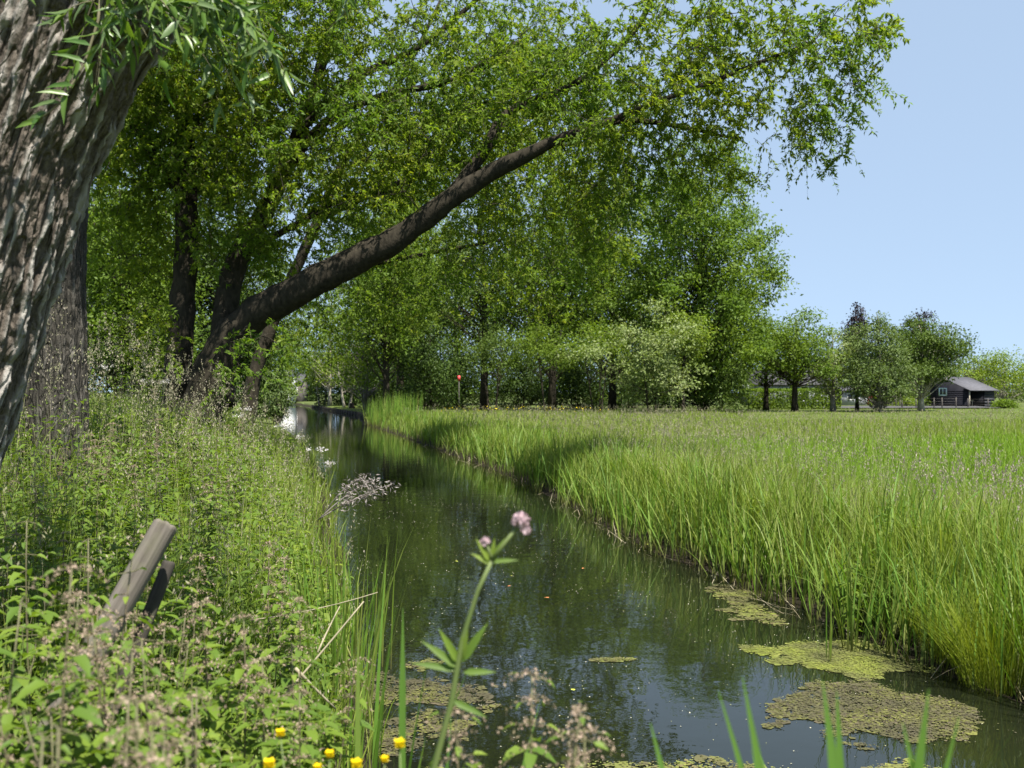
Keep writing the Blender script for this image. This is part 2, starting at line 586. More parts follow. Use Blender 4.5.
def make_tree(name, label, cat, base, H, R, crown0, leaf, bark, shape='egg', tips=120, per=80, lsize=0.28, asp=0.5,
              r0=None, group=None, crad=None, lean=(0, 0), stems=1, hollow=0.55, lob=0.35, up=0.5):
    base = np.asarray(base, float)
    seed = int(RNG.integers(1, 9999))
    hp, rp = profile(shape)
    t = RNG.random(tips * 3)
    keep = RNG.random(tips * 3) < np.interp(t, hp, rp) ** 1.5
    t = t[keep][:tips]
    n = len(t)
    az = RNG.uniform(0, 2 * PI, n)
    dirs = np.stack([np.cos(az), np.sin(az), t * 3], -1)
    lobe = 1 + lob * (vnoise(dirs * 2.1 + 10, seed) - 0.5) * 2.6
    rr = R * np.interp(t, hp, rp) * lobe * (hollow + (1 - hollow) * RNG.random(n)) ** 0.6
    rr = rr * np.where(RNG.random(n) < 0.22, RNG.random(n), 1)
    hz = crown0 + t * (H - crown0)
    leanv = np.array([lean[0], lean[1], 0])
    tips_p = base + np.stack([np.cos(az) * rr, np.sin(az) * rr, hz], -1) + leanv * (hz / H)[:, None]
    r0 = r0 or H * 0.012
    root = thing(name, label, cat, base, group=group)
    tb = MB()
    stem_pts = []
    for s in range(stems):
        a = 2 * PI * s / max(stems, 1) + 0.7
        o = np.array([np.cos(a), np.sin(a), 0]) * (0.0 if stems == 1 else 0.35)
        m = 9
        zz = np.linspace(-0.15, H * 0.93, m)
        pts = base + np.stack([np.zeros(m), np.zeros(m), zz], -1) + leanv * (zz / H)[:, None] + o * (1 + 3.0 * zz / H)[:, None] + RNG.normal(0, 0.012 * H, (m, 3)) * np.linspace(0, 1, m)[:, None] * np.array([1, 1, 0.2])
        rad = r0 * (1.25 if stems == 1 else 0.8) * (1 - 0.93 * (zz + 0.15) / (H * 0.95)) ** 0.9
        rad[0] *= 1.3
        tb.tube(pts, np.maximum(rad, 0.012), 9)
        stem_pts.append(pts)
    order = np.argsort(rr)
    for q in order:
        pts = stem_pts[q % stems]
        h = max(hz[q] - rr[q] * 0.75 - 0.2, crown0 * 0.75)
        i = min(np.searchsorted(pts[:, 2] - base[2], h), len(pts) - 1)
        p0 = pts[max(i - 1, 0)] + (pts[i] - pts[max(i - 1, 0)]) * RNG.random()
        br = grow_branch(p0, tips_p[q], 5, 0.06, 0.07)
        w = r0 * 0.30 * (1 - 0.75 * t[q])
        tb.tube(br, np.linspace(w, w * 0.2, 5), 5, cap=False)
    tb.build('trunk', M[bark], root, base, smooth=True)
    lb = MB()
    crad = crad or R * 0.24
    outv = unit(tips_p - (base + np.array([0, 0, crown0 + (H - crown0) * 0.45])))
    cr = crad * RNG.uniform(0.55, 1.35, n)
    leaf_cluster(lb, tips_p, cr, max(int(per * 0.8), 4), lsize, asp, up, 0.62, outv)
    # leaves back along the branch as well
    inn = tips_p - outv * (crad * RNG.uniform(0.7, 1.8, n))[:, None]
    leaf_cluster(lb, inn, cr * 1.1, max(per // 4, 3), lsize, asp, up, 0.7)
    lb.build('crown', M[leaf], root, base)
    return root

def gz(x, y):
    return float(ground_z([x], [y])[0])

def ground_pt(px, d):
    x = (px - 512.0) / FPX * d
    return np.array([x, d, gz(x, d)])

def tree_px(name, label, cat, px, d, top, halfw, cbase, leaf, bark, **k):
    """tree whose crown spans the given pixels when it stands d metres away"""
    b = ground_pt(px, d)
    H = CAM_Z - (top - HOR) / FPX * d - b[2]
    c0 = max(CAM_Z - (cbase - HOR) / FPX * d - b[2], 0.1)
    return make_tree(name, label, cat, b, H, halfw / FPX * d, c0, leaf, bark, **k)

# the row behind the meadow, from right to left
tree_px('lime_tree', 'tall pointed broadleaf tree at the right end of the tree row behind the meadow', 'tree', 702, 80, 128, 82, 392, 'leaf_mid', 'bark_dark', shape='egg', tips=340, per=150, lsize=0.28, crad=1.1)
tree_px('maple_tree', 'low pale silvery leaved tree in front of the tall pointed tree', 'tree', 652, 70, 306, 47, 398, 'leaf_silver', 'bark_dark', shape='round', tips=75, per=110, lsize=0.22, crad=0.8, stems=2, lob=0.8)
tree_px('golden_elder', 'small yellow green tree glowing beside the pale silvery tree', 'tree', 683, 72, 312, 26, 352, 'leaf_gold', 'bark_dark', shape='round', tips=60, per=55, lsize=0.22, crad=0.6)
tree_px('lime_tree', 'tall leafy tree with slim dark trunk just left of the pale silvery tree', 'tree', 612, 86, 160, 62, 345, 'leaf_fresh', 'bark_dark', shape='egg', tips=170, per=85, lsize=0.30, crad=1.2)
tree_px('lime_tree', 'tall broadleaf tree rising straight above the yellow flowers at the meadow end', 'tree', 552, 84, 150, 60, 345, 'leaf_mid', 'bark_dark', shape='egg', tips=170, per=85, lsize=0.30, crad=1.2)
tree_px('lime_tree', 'tall open tree behind the red board, sky showing through its crown', 'tree', 484, 88, 150, 58, 340, 'leaf_grey', 'bark_dark', shape='egg', tips=130, per=75, lsize=0.28, crad=1.1)
tree_px('lime_tree', 'bushy tall tree behind the reed point where the ditch bends', 'tree', 418, 92, 180, 52, 345, 'leaf_mid', 'bark_dark', shape='egg', tips=150, per=80, lsize=0.28, crad=1.1)
tree_px('lawn_tree', 'fresh green tree spreading over the small waterside lawn', 'tree', 366, 98, 225, 50, 386, 'leaf_fresh', 'bark_grey', shape='round', tips=140, per=80, lsize=0.28, crad=1.1)
tree_px('lawn_tree', 'leafy tree at the far end of the lawn, its branches over the water', 'tree', 330, 122, 285, 36, 386, 'leaf_gold', 'bark_pale', shape='round', tips=110, per=70, lsize=0.28, crad=0.95)
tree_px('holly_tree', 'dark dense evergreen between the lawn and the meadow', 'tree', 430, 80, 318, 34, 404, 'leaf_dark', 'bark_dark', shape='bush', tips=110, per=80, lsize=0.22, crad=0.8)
tree_px('hazel_bush', 'dark shrub with many stems under the tall trees near the red board', 'shrub', 492, 78, 325, 30, 372, 'leaf_bluish', 'bark_dark', shape='bush', tips=60, per=60, lsize=0.20, crad=0.7, stems=4)
tree_px('hazel_bush', 'shrub with dark upright stems below the tall trees at mid meadow', 'shrub', 548, 77, 322, 32, 368, 'leaf_mid', 'bark_dark', shape='bush', tips=60, per=60, lsize=0.20, crad=0.7, stems=4)
tree_px('hazel_bush', 'shrub between slim dark trunks left of the pale silvery tree', 'shrub', 598, 76, 325, 30, 362, 'leaf_fresh', 'bark_dark', shape='bush', tips=55, per=60, lsize=0.20, crad=0.7, stems=3)
tree_px('laurel_bush', 'dark glossy shrub at the foot of the tall pointed tree', 'shrub', 722, 77, 352, 24, 408, 'leaf_bluish', 'bark_dark', shape='bush', tips=80, per=70, lsize=0.2, crad=0.7)

# far belt filling the gaps, seen only between the nearer trunks
belt = None
for k, (px, d, top, hw) in enumerate([(455, 120, 235, 60), (395, 126, 250, 60), (530, 124, 240, 60), (600, 118, 255, 60), (665, 125, 265, 55), (300, 190, 320, 60), (240, 160, 280, 70), (728, 126, 285, 42)]):
    b0 = ground_pt(px, d)
    H = CAM_Z - (top - HOR) / FPX * d - b0[2]
    if belt is None:
        belt_H = H
        belt = tree_px('belt_tree', 'tall tree of the far belt, glimpsed through gaps between the nearer trees', 'tree', px, d, top, hw, 396, 'leaf_mid', 'bark_dark', shape='bush', tips=170, per=75, lsize=0.42, crad=1.7, group='far belt trees')
    else:
        dup(belt, b0, RNG.uniform(0, 6), H / belt_H)

# understorey that closes the view below the crowns
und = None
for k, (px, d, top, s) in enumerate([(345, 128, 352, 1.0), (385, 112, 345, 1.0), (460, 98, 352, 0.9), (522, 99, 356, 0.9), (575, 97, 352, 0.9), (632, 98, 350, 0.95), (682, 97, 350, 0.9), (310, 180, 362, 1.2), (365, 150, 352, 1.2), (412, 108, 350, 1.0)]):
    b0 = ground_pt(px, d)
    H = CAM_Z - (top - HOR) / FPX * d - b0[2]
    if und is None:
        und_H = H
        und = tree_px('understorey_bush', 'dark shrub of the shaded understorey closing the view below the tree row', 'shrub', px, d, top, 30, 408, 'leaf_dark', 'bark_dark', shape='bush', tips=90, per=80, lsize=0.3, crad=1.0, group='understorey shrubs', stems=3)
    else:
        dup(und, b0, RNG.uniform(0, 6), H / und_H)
tree_px('alder_tree', 'tall tree rising behind the middle of the leaning trunk', 'tree', 386, 75, 170, 46, 360, 'leaf_mid', 'bark_dark', shape='egg', tips=190, per=90, lsize=0.24, crad=1.0)
tree_px('alder_tree', 'tall thin crowned tree behind the fork of the leaning trunk', 'tree', 400, 84, 120, 44, 350, 'leaf_fresh', 'bark_dark', shape='egg', tips=150, per=80, lsize=0.26, crad=1.0)

# the orchard trees by the hedge
tree_px('orchard_tree', 'leafy orchard tree with a stout dark trunk in front of the hedge', 'tree', 795, 82, 308, 40, 380, 'leaf_mid', 'bark_dark', shape='round', tips=120, per=75, lsize=0.24, crad=0.85, r0=0.22, lob=0.6)
tree_px('orchard_tree', 'slender tree at the left end of the clipped hedge, thin dark trunk', 'tree', 766, 88, 322, 28, 380, 'leaf_mid', 'bark_dark', shape='round', tips=75, per=65, lsize=0.24, crad=0.7, r0=0.2, lob=0.6)
tree_px('orchard_tree', 'small light green tree at the right end of the clipped hedge', 'tree', 833, 82, 330, 23, 392, 'leaf_silver', 'bark_grey', shape='egg', tips=70, per=60, lsize=0.2, crad=0.6, r0=0.2)
tree_px('orchard_tree', 'thin young tree between hedge end and the grey green spire tree', 'tree', 857, 84, 322, 20, 388, 'leaf_grey', 'bark_dark', shape='egg', tips=60, per=55, lsize=0.2, crad=0.55, r0=0.14)
tree_px('orchard_tree', 'pale grey green tree with a thin spire top and slim trunk', 'tree', 879, 80, 306, 33, 400, 'leaf_grey', 'bark_grey', shape='cone', tips=150, per=90, lsize=0.2, crad=0.65, r0=0.17, lob=0.2)
tree_px('orchard_tree', 'darker orchard tree with pale trunk standing left of the black shed', 'tree', 921, 84, 318, 42, 384, 'leaf_bluish', 'bark_pale', shape='round', tips=130, per=120, lsize=0.22, crad=0.75, r0=0.22, lob=0.5)
tree_px('copper_tree', 'narrow purple leaved tree top above the thin young orchard tree', 'tree', 857, 120, 302, 11, 360, 'leaf_purple', 'bark_dark', shape='spire', tips=70, per=60, lsize=0.3, crad=0.6)
tree_px('copper_tree', 'dark purple tree top behind the darker orchard tree', 'tree', 921, 120, 312, 22, 375, 'leaf_purple', 'bark_dark', shape='egg', tips=90, per=60, lsize=0.3, crad=0.9)
tree_px('copper_tree', 'low purple leaved bush behind the ridge of the black shed', 'shrub', 978, 128, 366, 20, 396, 'leaf_purple', 'bark_dark', shape='bush', tips=60, per=50, lsize=0.3, crad=0.8)
tree_px('birch_tree', 'feathery pale green tree to the right of the black shed', 'tree', 1004, 112, 350, 36, 396, 'leaf_gold', 'bark_pale', shape='round', tips=110, per=60, lsize=0.24, crad=0.9, r0=0.14)
for k, (px, d, top, hw, lf, lab) in enumerate([
        (945, 140, 348, 34, 'leaf_grey', 'grey green trees massed behind the left side of the black shed'),
        (1040, 150, 362, 45, 'leaf_mid', 'far green tree at the right edge beyond the feathery tree'),
        (890, 150, 352, 48, 'leaf_dark', 'dark far tree mass behind the grey green spire tree'),
        (805, 150, 350, 50, 'leaf_mid', 'far tree behind the house roof and orchard trees'),
        (1120, 140, 350, 60, 'leaf_mid', 'far tree just beyond the right edge of the view')]):
    tree_px('field_tree', lab, 'tree', px, d, top, hw, 398, lf, 'bark_dark', shape='bush', tips=110, per=60, lsize=0.38, crad=1.5)

tree_px('waterside_bush', 'low leafy bush on the left bank hanging over the far water', 'shrub', 270, 50, 368, 20, 416, 'leaf_grey', 'bark_dark', shape='bush', tips=80, per=80, lsize=0.14, crad=0.4, stems=4)
# left bank, behind the willow
tree_px('hawthorn_tree', 'bushy sunlit hawthorn between the upright trunk and the leaning willow', 'tree', 128, 31, 175, 62, 392, 'leaf_mid', 'bark_dark', shape='bush', tips=240, per=130, lsize=0.12, crad=0.7, stems=3)
tree_px('hawthorn_tree', 'dark tree behind the upright trunks of the leaning willow', 'tree', 215, 42, 130, 60, 400, 'leaf_dark', 'bark_dark', shape='bush', tips=220, per=120, lsize=0.16, crad=0.9, stems=3)
tree_px('hawthorn_tree', 'dark tree mass behind the two pollard trunks', 'tree', 30, 40, 60, 85, 395, 'leaf_dark', 'bark_dark', shape='bush', tips=260, per=110, lsize=0.16, crad=1.0, stems=3)
tree_px('alder_tree', 'tree on the left bank further along the ditch, leaves over the water', 'tree', 262, 62, 230, 42, 396, 'leaf_fresh', 'bark_dark', shape='bush', tips=200, per=90, lsize=0.18, crad=0.8, stems=2)
tree_px('alder_tree', 'tall tree on the left bank behind the dark trunks', 'tree', 150, 60, 60, 90, 380, 'leaf_mid', 'bark_dark', shape='egg', tips=260, per=90, lsize=0.24, crad=1.1)
# ------------------------------------------------------------------ the leaning crack willow
def limb_px(rows):
    """rows of (px, py, depth, radius in px)"""
    P = np.array([at(a, b, d) for a, b, d, r in rows])
    R = np.array([r * 0.70 / FPX * d for a, b, d, r in rows])
    # densify with Catmull-Rom
    n = len(P)
    out, rad = [], []
    for i in range(n - 1):
        p0, p1, p2, p3 = P[max(i - 1, 0)], P[i], P[i + 1], P[min(i + 2, n - 1)]
        for t in np.linspace(0, 1, 6, endpoint=False):
            out.append(0.5 * ((2 * p1) + (-p0 + p2) * t + (2 * p0 - 5 * p1 + 4 * p2 - p3) * t * t + (-p0 + 3 * p1 - 3 * p2 + p3) * t ** 3))
            rad.append(R[i] * (1 - t) + R[i + 1] * t)
    out.append(P[-1])
    rad.append(R[-1])
    out = np.array(out)
    rad = np.array(rad)
    out[1:-1] += RNG.normal(0, 0.03, (len(out) - 2, 3)) * rad[1:-1, None]
    return out, rad

def rough_tube(b, pts, rad, seg=14, amp=0.08):
    """a limb with uneven girth"""
    k0 = b.n
    b.tube(pts, rad, seg)
    V = b.v[-1]
    n = len(pts)
    ring = V[:n * seg].reshape(n, seg, 3)
    c = pts[:, None, :]
    d = ring - c
    f = 1 + amp * (fbm(ring.reshape(-1, 3) * 2.2, 4, 3).reshape(n, seg, 1) - 0.5) * 3
    V[:n * seg] = (c + d * f).reshape(-1, 3)

def sprays(tw, lf, tips, dirs, per, L, W, length, droop, seg=4, twig_r=0.004, ov=False):
    """leafy twigs hanging from each tip"""
    k = len(tips)
    t = np.linspace(0, 1, seg + 1)
    d = unit(dirs)
    ln = length * RNG.uniform(0.5, 1.3, k)
    pts = []
    for s in t:
        pts.append(tips + d * (ln * s)[:, None] + np.array([0, 0, -1.0]) * (ln * droop * s * s)[:, None])
    pts = np.stack(pts, 1)
    if tw is not None:
        # three-sided twig, all at once
        side = unit(np.cross(d, np.array([0.2, 0.1, 1.0])))
        upv = np.cross(side, d)
        m = seg + 1
        ring = []
        for s in range(m):
            r = twig_r * (1 - 0.7 * s / seg)
            for a in (0, 2.1, 4.2):
                ring.append(pts[:, s] + side * r * math.cos(a) + upv * r * math.sin(a))
        V = np.stack(ring, 1).reshape(-1, 3)
        i = np.arange(k)[:, None] * (3 * m)
        Q = np.vstack([i + np.array([[3 * s + a, 3 * s + (a + 1) % 3, 3 * s + 3 + (a + 1) % 3, 3 * s + 3 + a]]) for s in range(seg) for a in range(3)])
        tw.add(V, Q)
    u = RNG.random((k, per)) ** 0.8
    idx = np.minimum((u * seg).astype(int), seg - 1)
    fr = u * seg - idx
    ar = np.arange(k)[:, None]
    P = pts[ar, idx] * (1 - fr)[..., None] + pts[ar, idx + 1] * fr[..., None]
    tan = unit(pts[ar, idx + 1] - pts[ar, idx])
    P = P.reshape(-1, 3)
    tan = tan.reshape(-1, 3)
    n = len(P)
    D = tan * 0.7 + rand_dir(n) * 0.9 + np.array([0, 0, -0.25])
    N = rand_dir(n) + np.array([0.05, -0.15, 0.35])
    l = L * RNG.uniform(0.6, 1.25, n)
    if ov:
        lf.ovate(P + rand_dir(n) * 0.01, D, N, l, l * W, 0.3, 0.12)
    else:
        lf.leaves(P + rand_dir(n) * 0.01, D, N, l, l * W)

def colonise(tb, sk_p, sk_r, tips, rmax=0.06, wob=0.10):
    """join every tip to the nearest wood already there"""
    P = list(sk_p)
    R = list(sk_r)
    arr = np.array(P)
    order = np.argsort([np.min(np.sum((arr - t) ** 2, 1)) for t in tips])
    cap = len(arr) + len(tips) * 5
    buf = np.zeros((cap, 3))
    rb = np.zeros(cap)
    buf[:len(arr)] = arr
    rb[:len(arr)] = R
    n = len(arr)
    for q in order:
        t = tips[q]
        dd = np.sum((buf[:n] - t) ** 2, 1)
        i = int(np.argmin(dd))
        d = math.sqrt(dd[i])
        if d < 0.05:
            continue
        r = min(max(rb[i] * 0.65, 0.008), rmax, 0.012 + d * 0.02)
        br = grow_branch(buf[i], t, 5, -0.05, wob)
        rad = np.linspace(r, max(r * 0.35, 0.005), 5)
        tb.tube(br, rad, 5, cap=False)
        buf[n:n + 4] = br[1:]
        rb[n:n + 4] = rad[1:]
        n += 4

def blob_tips(blobs, count):
    w = np.array([b[6] if len(b) > 6 else 1.0 for b in blobs])
    vol = np.array([b[3] * b[4] * b[5] for b in blobs], float) ** 0.8 * w
    cnt = np.round(count * vol / vol.sum()).astype(int)
    out = []
    for (px, py, d, rx, rz, ry, *_), c in zip(blobs, cnt):
        u = rand_dir(c) * (RNG.random((c, 1)) ** 0.45)
        s = d / FPX
        out.append(at(px, py, d) + u * np.array([rx * s, ry, rz * s]))
    return np.vstack(out)

WB = ground_pt(205, 21.0)
willow = thing('leaning_willow', 'big crack willow with a thick dark trunk leaning out over the ditch', 'tree', WB)
limbs = [
    limb_px([(200, 420, 21, 30), (212, 372, 21, 28), (240, 326, 21, 25), (300, 289, 20.6, 22), (352, 262, 20.4, 20), (400, 236, 20.2, 17.5), (440, 207, 20, 15.5), (482, 178, 19.8, 12.5), (530, 153, 19.5, 10), (565, 136, 19.3, 6.4), (605, 122, 19.2, 4.8), (650, 104, 19, 4.0), (700, 86, 18.8, 3.4), (760, 62, 18.6, 3.2), (815, 40, 18.5, 1.6)]),
    limb_px([(436, 210, 20, 9), (462, 180, 20.1, 8.5), (486, 148, 20.2, 7.5), (502, 116, 20.4, 6.5), (524, 103, 20.6, 5.5), (566, 88, 20.6, 5), (602, 62, 20.5, 4.5), (640, 22, 20.4, 3.8), (668, -40, 20.2, 2.4)]),
    limb_px([(176, 420, 21.4, 22), (180, 340, 21.5, 18), (186, 250, 21.6, 16), (186, 160, 21.8, 13), (178, 60, 22, 10), (172, -70, 22, 5)]),
    limb_px([(222, 405, 21.2, 22), (224, 330, 21.5, 18), (236, 262, 21.8, 16), (268, 205, 22, 13), (296, 140, 22.2, 11), (322, 60, 22.4, 8), (350, -60, 22.5, 4)]),
    limb_px([(268, 205, 22, 7), (318, 128, 21.6, 6), (380, 96, 21.2, 5), (450, 80, 21, 4), (520, 40, 20.8, 2.5)]),
    limb_px([(300, 130, 22, 6), (352, 80, 22.2, 5.5), (420, 45, 22.4, 4.5), (480, -5, 22.4, 3), (540, -70, 22.4, 2)]),
    limb_px([(240, 255, 22, 6), (300, 222, 22.6, 4.5), (350, 196, 23, 3.5), (420, 192, 23.4, 2.2)]),
    limb_px([(585, 128, 19.2, 4.5), (632, 120, 19.6, 4), (690, 128, 20, 3), (740, 140, 20.2, 1.6)]),
    limb_px([(186, 200, 21.6, 8), (150, 150, 21, 6), (110, 90, 20.6, 4), (80, 0, 20, 2)]),
]
wood = MB()
skp, skr = [], []
for k, (p, r) in enumerate(limbs):
    rough_tube(wood, p, r, 20, 0.15)
    s = slice(14 if k == 0 else 8, None)
    skp.append(p[s])
    skr.append(r[s])
skp = np.vstack(skp)
skr = np.concatenate(skr)
blobs = [  # px, py, depth, rx px, rz px, ry m, weight
    (822, 52, 18.6, 66, 62, 1.5, 1.0), (822, 125, 18.7, 38, 36, 0.9, 0.8), (742, 42, 18.8, 72, 72, 1.9, 0.85), (650, 62, 19.2, 88, 84, 2.2, 0.9),
    (596, 190, 20.4, 52, 92, 1.3, 0.85), (690, 128, 19.8, 68, 44, 1.4, 1.0), (530, 80, 20.2, 92, 84, 2.2, 0.9), (430, 75, 21, 95, 92, 2.3, 0.85),
    (320, 70, 21.5, 95, 95, 2.3, 1.5), (215, 90, 21.5, 85, 120, 2.3, 2.9), (130, 90, 21, 70, 120, 2.2, 2.8), (140, 235, 22, 62, 70, 1.6, 1.5), (225, 215, 20.6, 60, 60, 1.0, 1.2), (270, 150, 19.6, 80, 80, 1.2, 1.1),
    (330, 190, 22.8, 80, 65, 1.6, 1.0), (420, 165, 22.5, 70, 60, 1.4, 0.9), (270, 250, 22.6, 50, 50, 1.2, 0.9), (370, 130, 20, 80, 70, 1.6, 0.9), (470, 140, 20.8, 70, 55, 1.4, 0.8), (260, -20, 18.5, 120, 60, 1.6, 0.9), (170, 10, 18, 90, 70, 1.4, 1.0), (505, 225, 21.2, 45, 50, 1.1, 0.5), (595, 130, 18.7, 55, 30, 0.5, 1.0), (665, 215, 20.6, 40, 50, 1.0, 0.6),
    (255, 345, 19.7, 42, 34, 0.8, 0.5), (215, 378, 19.6, 55, 20, 0.7, 0.6), (150, 340, 20, 40, 45, 0.8, 0.7), (720, 175, 19.9, 45, 26, 0.9, 0.6), (862, 30, 18.5, 32, 30, 0.7, 0.9),
    (330, -70, 22, 150, 70, 2.6, 0.8), (520, -50, 21.5, 120, 45, 1.8, 0.5), (690, -35, 20.2, 90, 40, 1.5, 0.5), (170, -70, 22, 110, 70, 2.6, 0.9)]
tips = blob_tips(blobs, 3700)
colonise(wood, skp, skr, tips)
wood.build('trunk', M['bark_dark'], willow, WB, smooth=True)
tw, lf = MB(), MB()
for rep in range(3):
    dirs = rand_dir(len(tips)) * np.array([1, 1, 0.6]) + np.array([0.1, 0, 0.05])
    sprays(tw, lf, tips + RNG.normal(0, 0.07, tips.shape), dirs, 19, 0.108, 0.38, 0.44, 0.5, twig_r=0.0045)
# hanging curtains of twigs on the right
hang = blob_tips([(835, 95, 18.6, 38, 60, 0.9), (600, 150, 20, 60, 120, 1.4), (800, 120, 18.8, 50, 45, 0.9), (680, 160, 20, 60, 40, 1.2), (490, 230, 21.2, 90, 40, 1.0)], 380)
sprays(tw, lf, hang, rand_dir(len(hang)) * np.array([0.8, 0.8, 0.3]) + np.array([0.1, 0, -0.3]), 24, 0.092, 0.36, 0.6, 0.6, twig_r=0.005)
tw.build('twigs', M['twig'], willow, WB)
lf.build('crown', M['willow_leaf'], willow, WB)

# ------------------------------------------------------------------ the second tree over the ditch
AB = ground_pt(246, 36.0)
alder = thing('ditch_alder', 'second tree further along the left bank, fresh crown behind the dark leaning limb', 'tree', AB)
wood = MB()
al = [limb_px([(246, 425, 36, 13), (256, 370, 36, 10), (282, 300, 36, 8.5), (318, 220, 35.8, 7.5), (350, 150, 35.6, 6), (400, 80, 35.4, 4), (440, 0, 35.2, 2)]),
      limb_px([(318, 220, 35.8, 5), (380, 190, 35.5, 4.2), (450, 165, 35.2, 3.4), (530, 150, 35, 2.6), (600, 140, 35, 1.6)]),
      limb_px([(282, 300, 36, 5), (350, 270, 35.8, 4), (420, 255, 35.6, 3), (500, 240, 35.4, 2)]),
      limb_px([(350, 150, 35.6, 4), (430, 120, 35.5, 3.4), (520, 80, 35.4, 2.6), (590, 40, 35.3, 1.6)])]
ap, ar = [], []
for p, r in al:
    rough_tube(wood, p, r, 10, 0.08)
    ap.append(p[6:]); ar.append(r[6:])
atips = blob_tips([(590, 200, 35, 48, 85, 2.6, 1.2), (520, 150, 35.3, 70, 95, 3.0, 1.1), (430, 150, 35.5, 80, 100, 3.2, 0.9), (350, 200, 35.8, 70, 90, 3.0, 0.9), (470, 260, 35.4, 75, 50, 2.4, 0.9), (560, 285, 35, 45, 40, 1.8, 0.9),
                   (390, 285, 35.8, 55, 40, 2.0, 0.8), (320, 310, 36, 45, 45, 1.8, 0.9), (500, 50, 35.4, 110, 70, 3.0, 1.0), (620, 120, 34.8, 40, 60, 2.0, 1.0), (560, 90, 35, 70, 60, 2.5, 1.0), (480, 130, 30.5, 90, 80, 2.5, 0.4)], 1900)
colonise(wood, np.vstack(ap), np.concatenate(ar), atips, 0.05)
wood.build('trunk', M['bark_dark'], alder, AB, smooth=True)
tw, lf = MB(), MB()
for rep in range(2):
    sprays(tw, lf, atips + RNG.normal(0, 0.22, atips.shape), rand_dir(len(atips)) * np.array([1, 1, 0.6]) + np.array([0.1, 0, -0.1]), 26, 0.12, 0.5, 0.7, 0.5, twig_r=0.006)
tw.build('twigs', M['twig'], alder, AB)
lf.build('crown', M['willow_leaf'], alder, AB)

# ------------------------------------------------------------------ the two pollard willows
def bark_material(name, dark, mid, crest, lean=0.0):
    m, nt, p, out = new_mat(name)
    a = nt.nodes.new('ShaderNodeAttribute')
    a.attribute_name = 'crest'
    f = noise_node(nt, 70, 6, 0.7)
    f2 = noise_node(nt, 5, 3, 0.6)
    base = ramp(nt, f, [(0.3, dark), (0.7, mid)])
    pale = mixcol(nt, crest, mid, ramp(nt, f2, [(0.4, (0, 0, 0)), (0.75, (0.8,) * 3)]))
    c = mixcol(nt, base, pale, ramp(nt, a.outputs['Fac'], [(0.45, (0, 0, 0)), (0.8, (1,) * 3)]))
    nt.links.new(c, p.inputs['Base Color'])
    p.inputs['Roughness'].default_value = 0.95
    p.inputs['Specular IOR Level'].default_value = 0.15
    b = nt.nodes.new('ShaderNodeBump')
    b.inputs['Strength'].default_value = 0.9
    b.inputs['Distance'].default_value = 0.012
    # fine cracks running along the trunk
    tc = nt.nodes.new('ShaderNodeTexCoord')
    m1 = nt.nodes.new('ShaderNodeMapping')
    m1.inputs['Rotation'].default_value = (0, math.radians(-lean), 0)
    nt.links.new(tc.outputs['Object'], m1.inputs['Vector'])
    m2 = nt.nodes.new('ShaderNodeMapping')
    m2.inputs['Scale'].default_value = (1, 1, 0.22)
    nt.links.new(m1.outputs[0], m2.inputs['Vector'])
    nz = nt.nodes.new('ShaderNodeTexNoise')
    nz.inputs['Scale'].default_value = 9.0
    nt.links.new(m2.outputs[0], nz.inputs['Vector'])
    av = nt.nodes.new('ShaderNodeVectorMath')
    av.operation = 'MULTIPLY_ADD'
    av.inputs[1].default_value = (0.10, 0.10, 0.10)
    nt.links.new(nz.outputs['Color'], av.inputs[0])
    nt.links.new(m2.outputs[0], av.inputs[2])
    vo = nt.nodes.new('ShaderNodeTexVoronoi')
    vo.feature = 'DISTANCE_TO_EDGE'
    vo.inputs['Scale'].default_value = 26.0
    nt.links.new(av.outputs[0], vo.inputs['Vector'])
    mr = nt.nodes.new('ShaderNodeMapRange')
    mr.inputs[2].default_value = 0.22
    nt.links.new(vo.outputs['Distance'], mr.inputs[0])
    ad = nt.nodes.new('ShaderNodeMath')
    ad.operation = 'MULTIPLY_ADD'
    ad.inputs[1].default_value = 0.5
    nt.links.new(f, ad.inputs[0])
    nt.links.new(mr.outputs[0], ad.inputs[2])
    b.inputs['Distance'].default_value = 0.016
    b.inputs['Strength'].default_value = 1.0
    nt.links.new(ad.outputs[0], b.inputs['Height'])
    nt.links.new(b.outputs[0], p.inputs['Normal'])
    return m

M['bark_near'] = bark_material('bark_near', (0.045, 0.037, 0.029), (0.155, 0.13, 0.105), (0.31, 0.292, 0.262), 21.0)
M['bark_second_shaded'] = bark_material('bark_second_shaded', (0.022, 0.02, 0.016), (0.06, 0.054, 0.044), (0.10, 0.093, 0.08))  # grey-brown bark, darkened further so the colour carries the trunk's shade

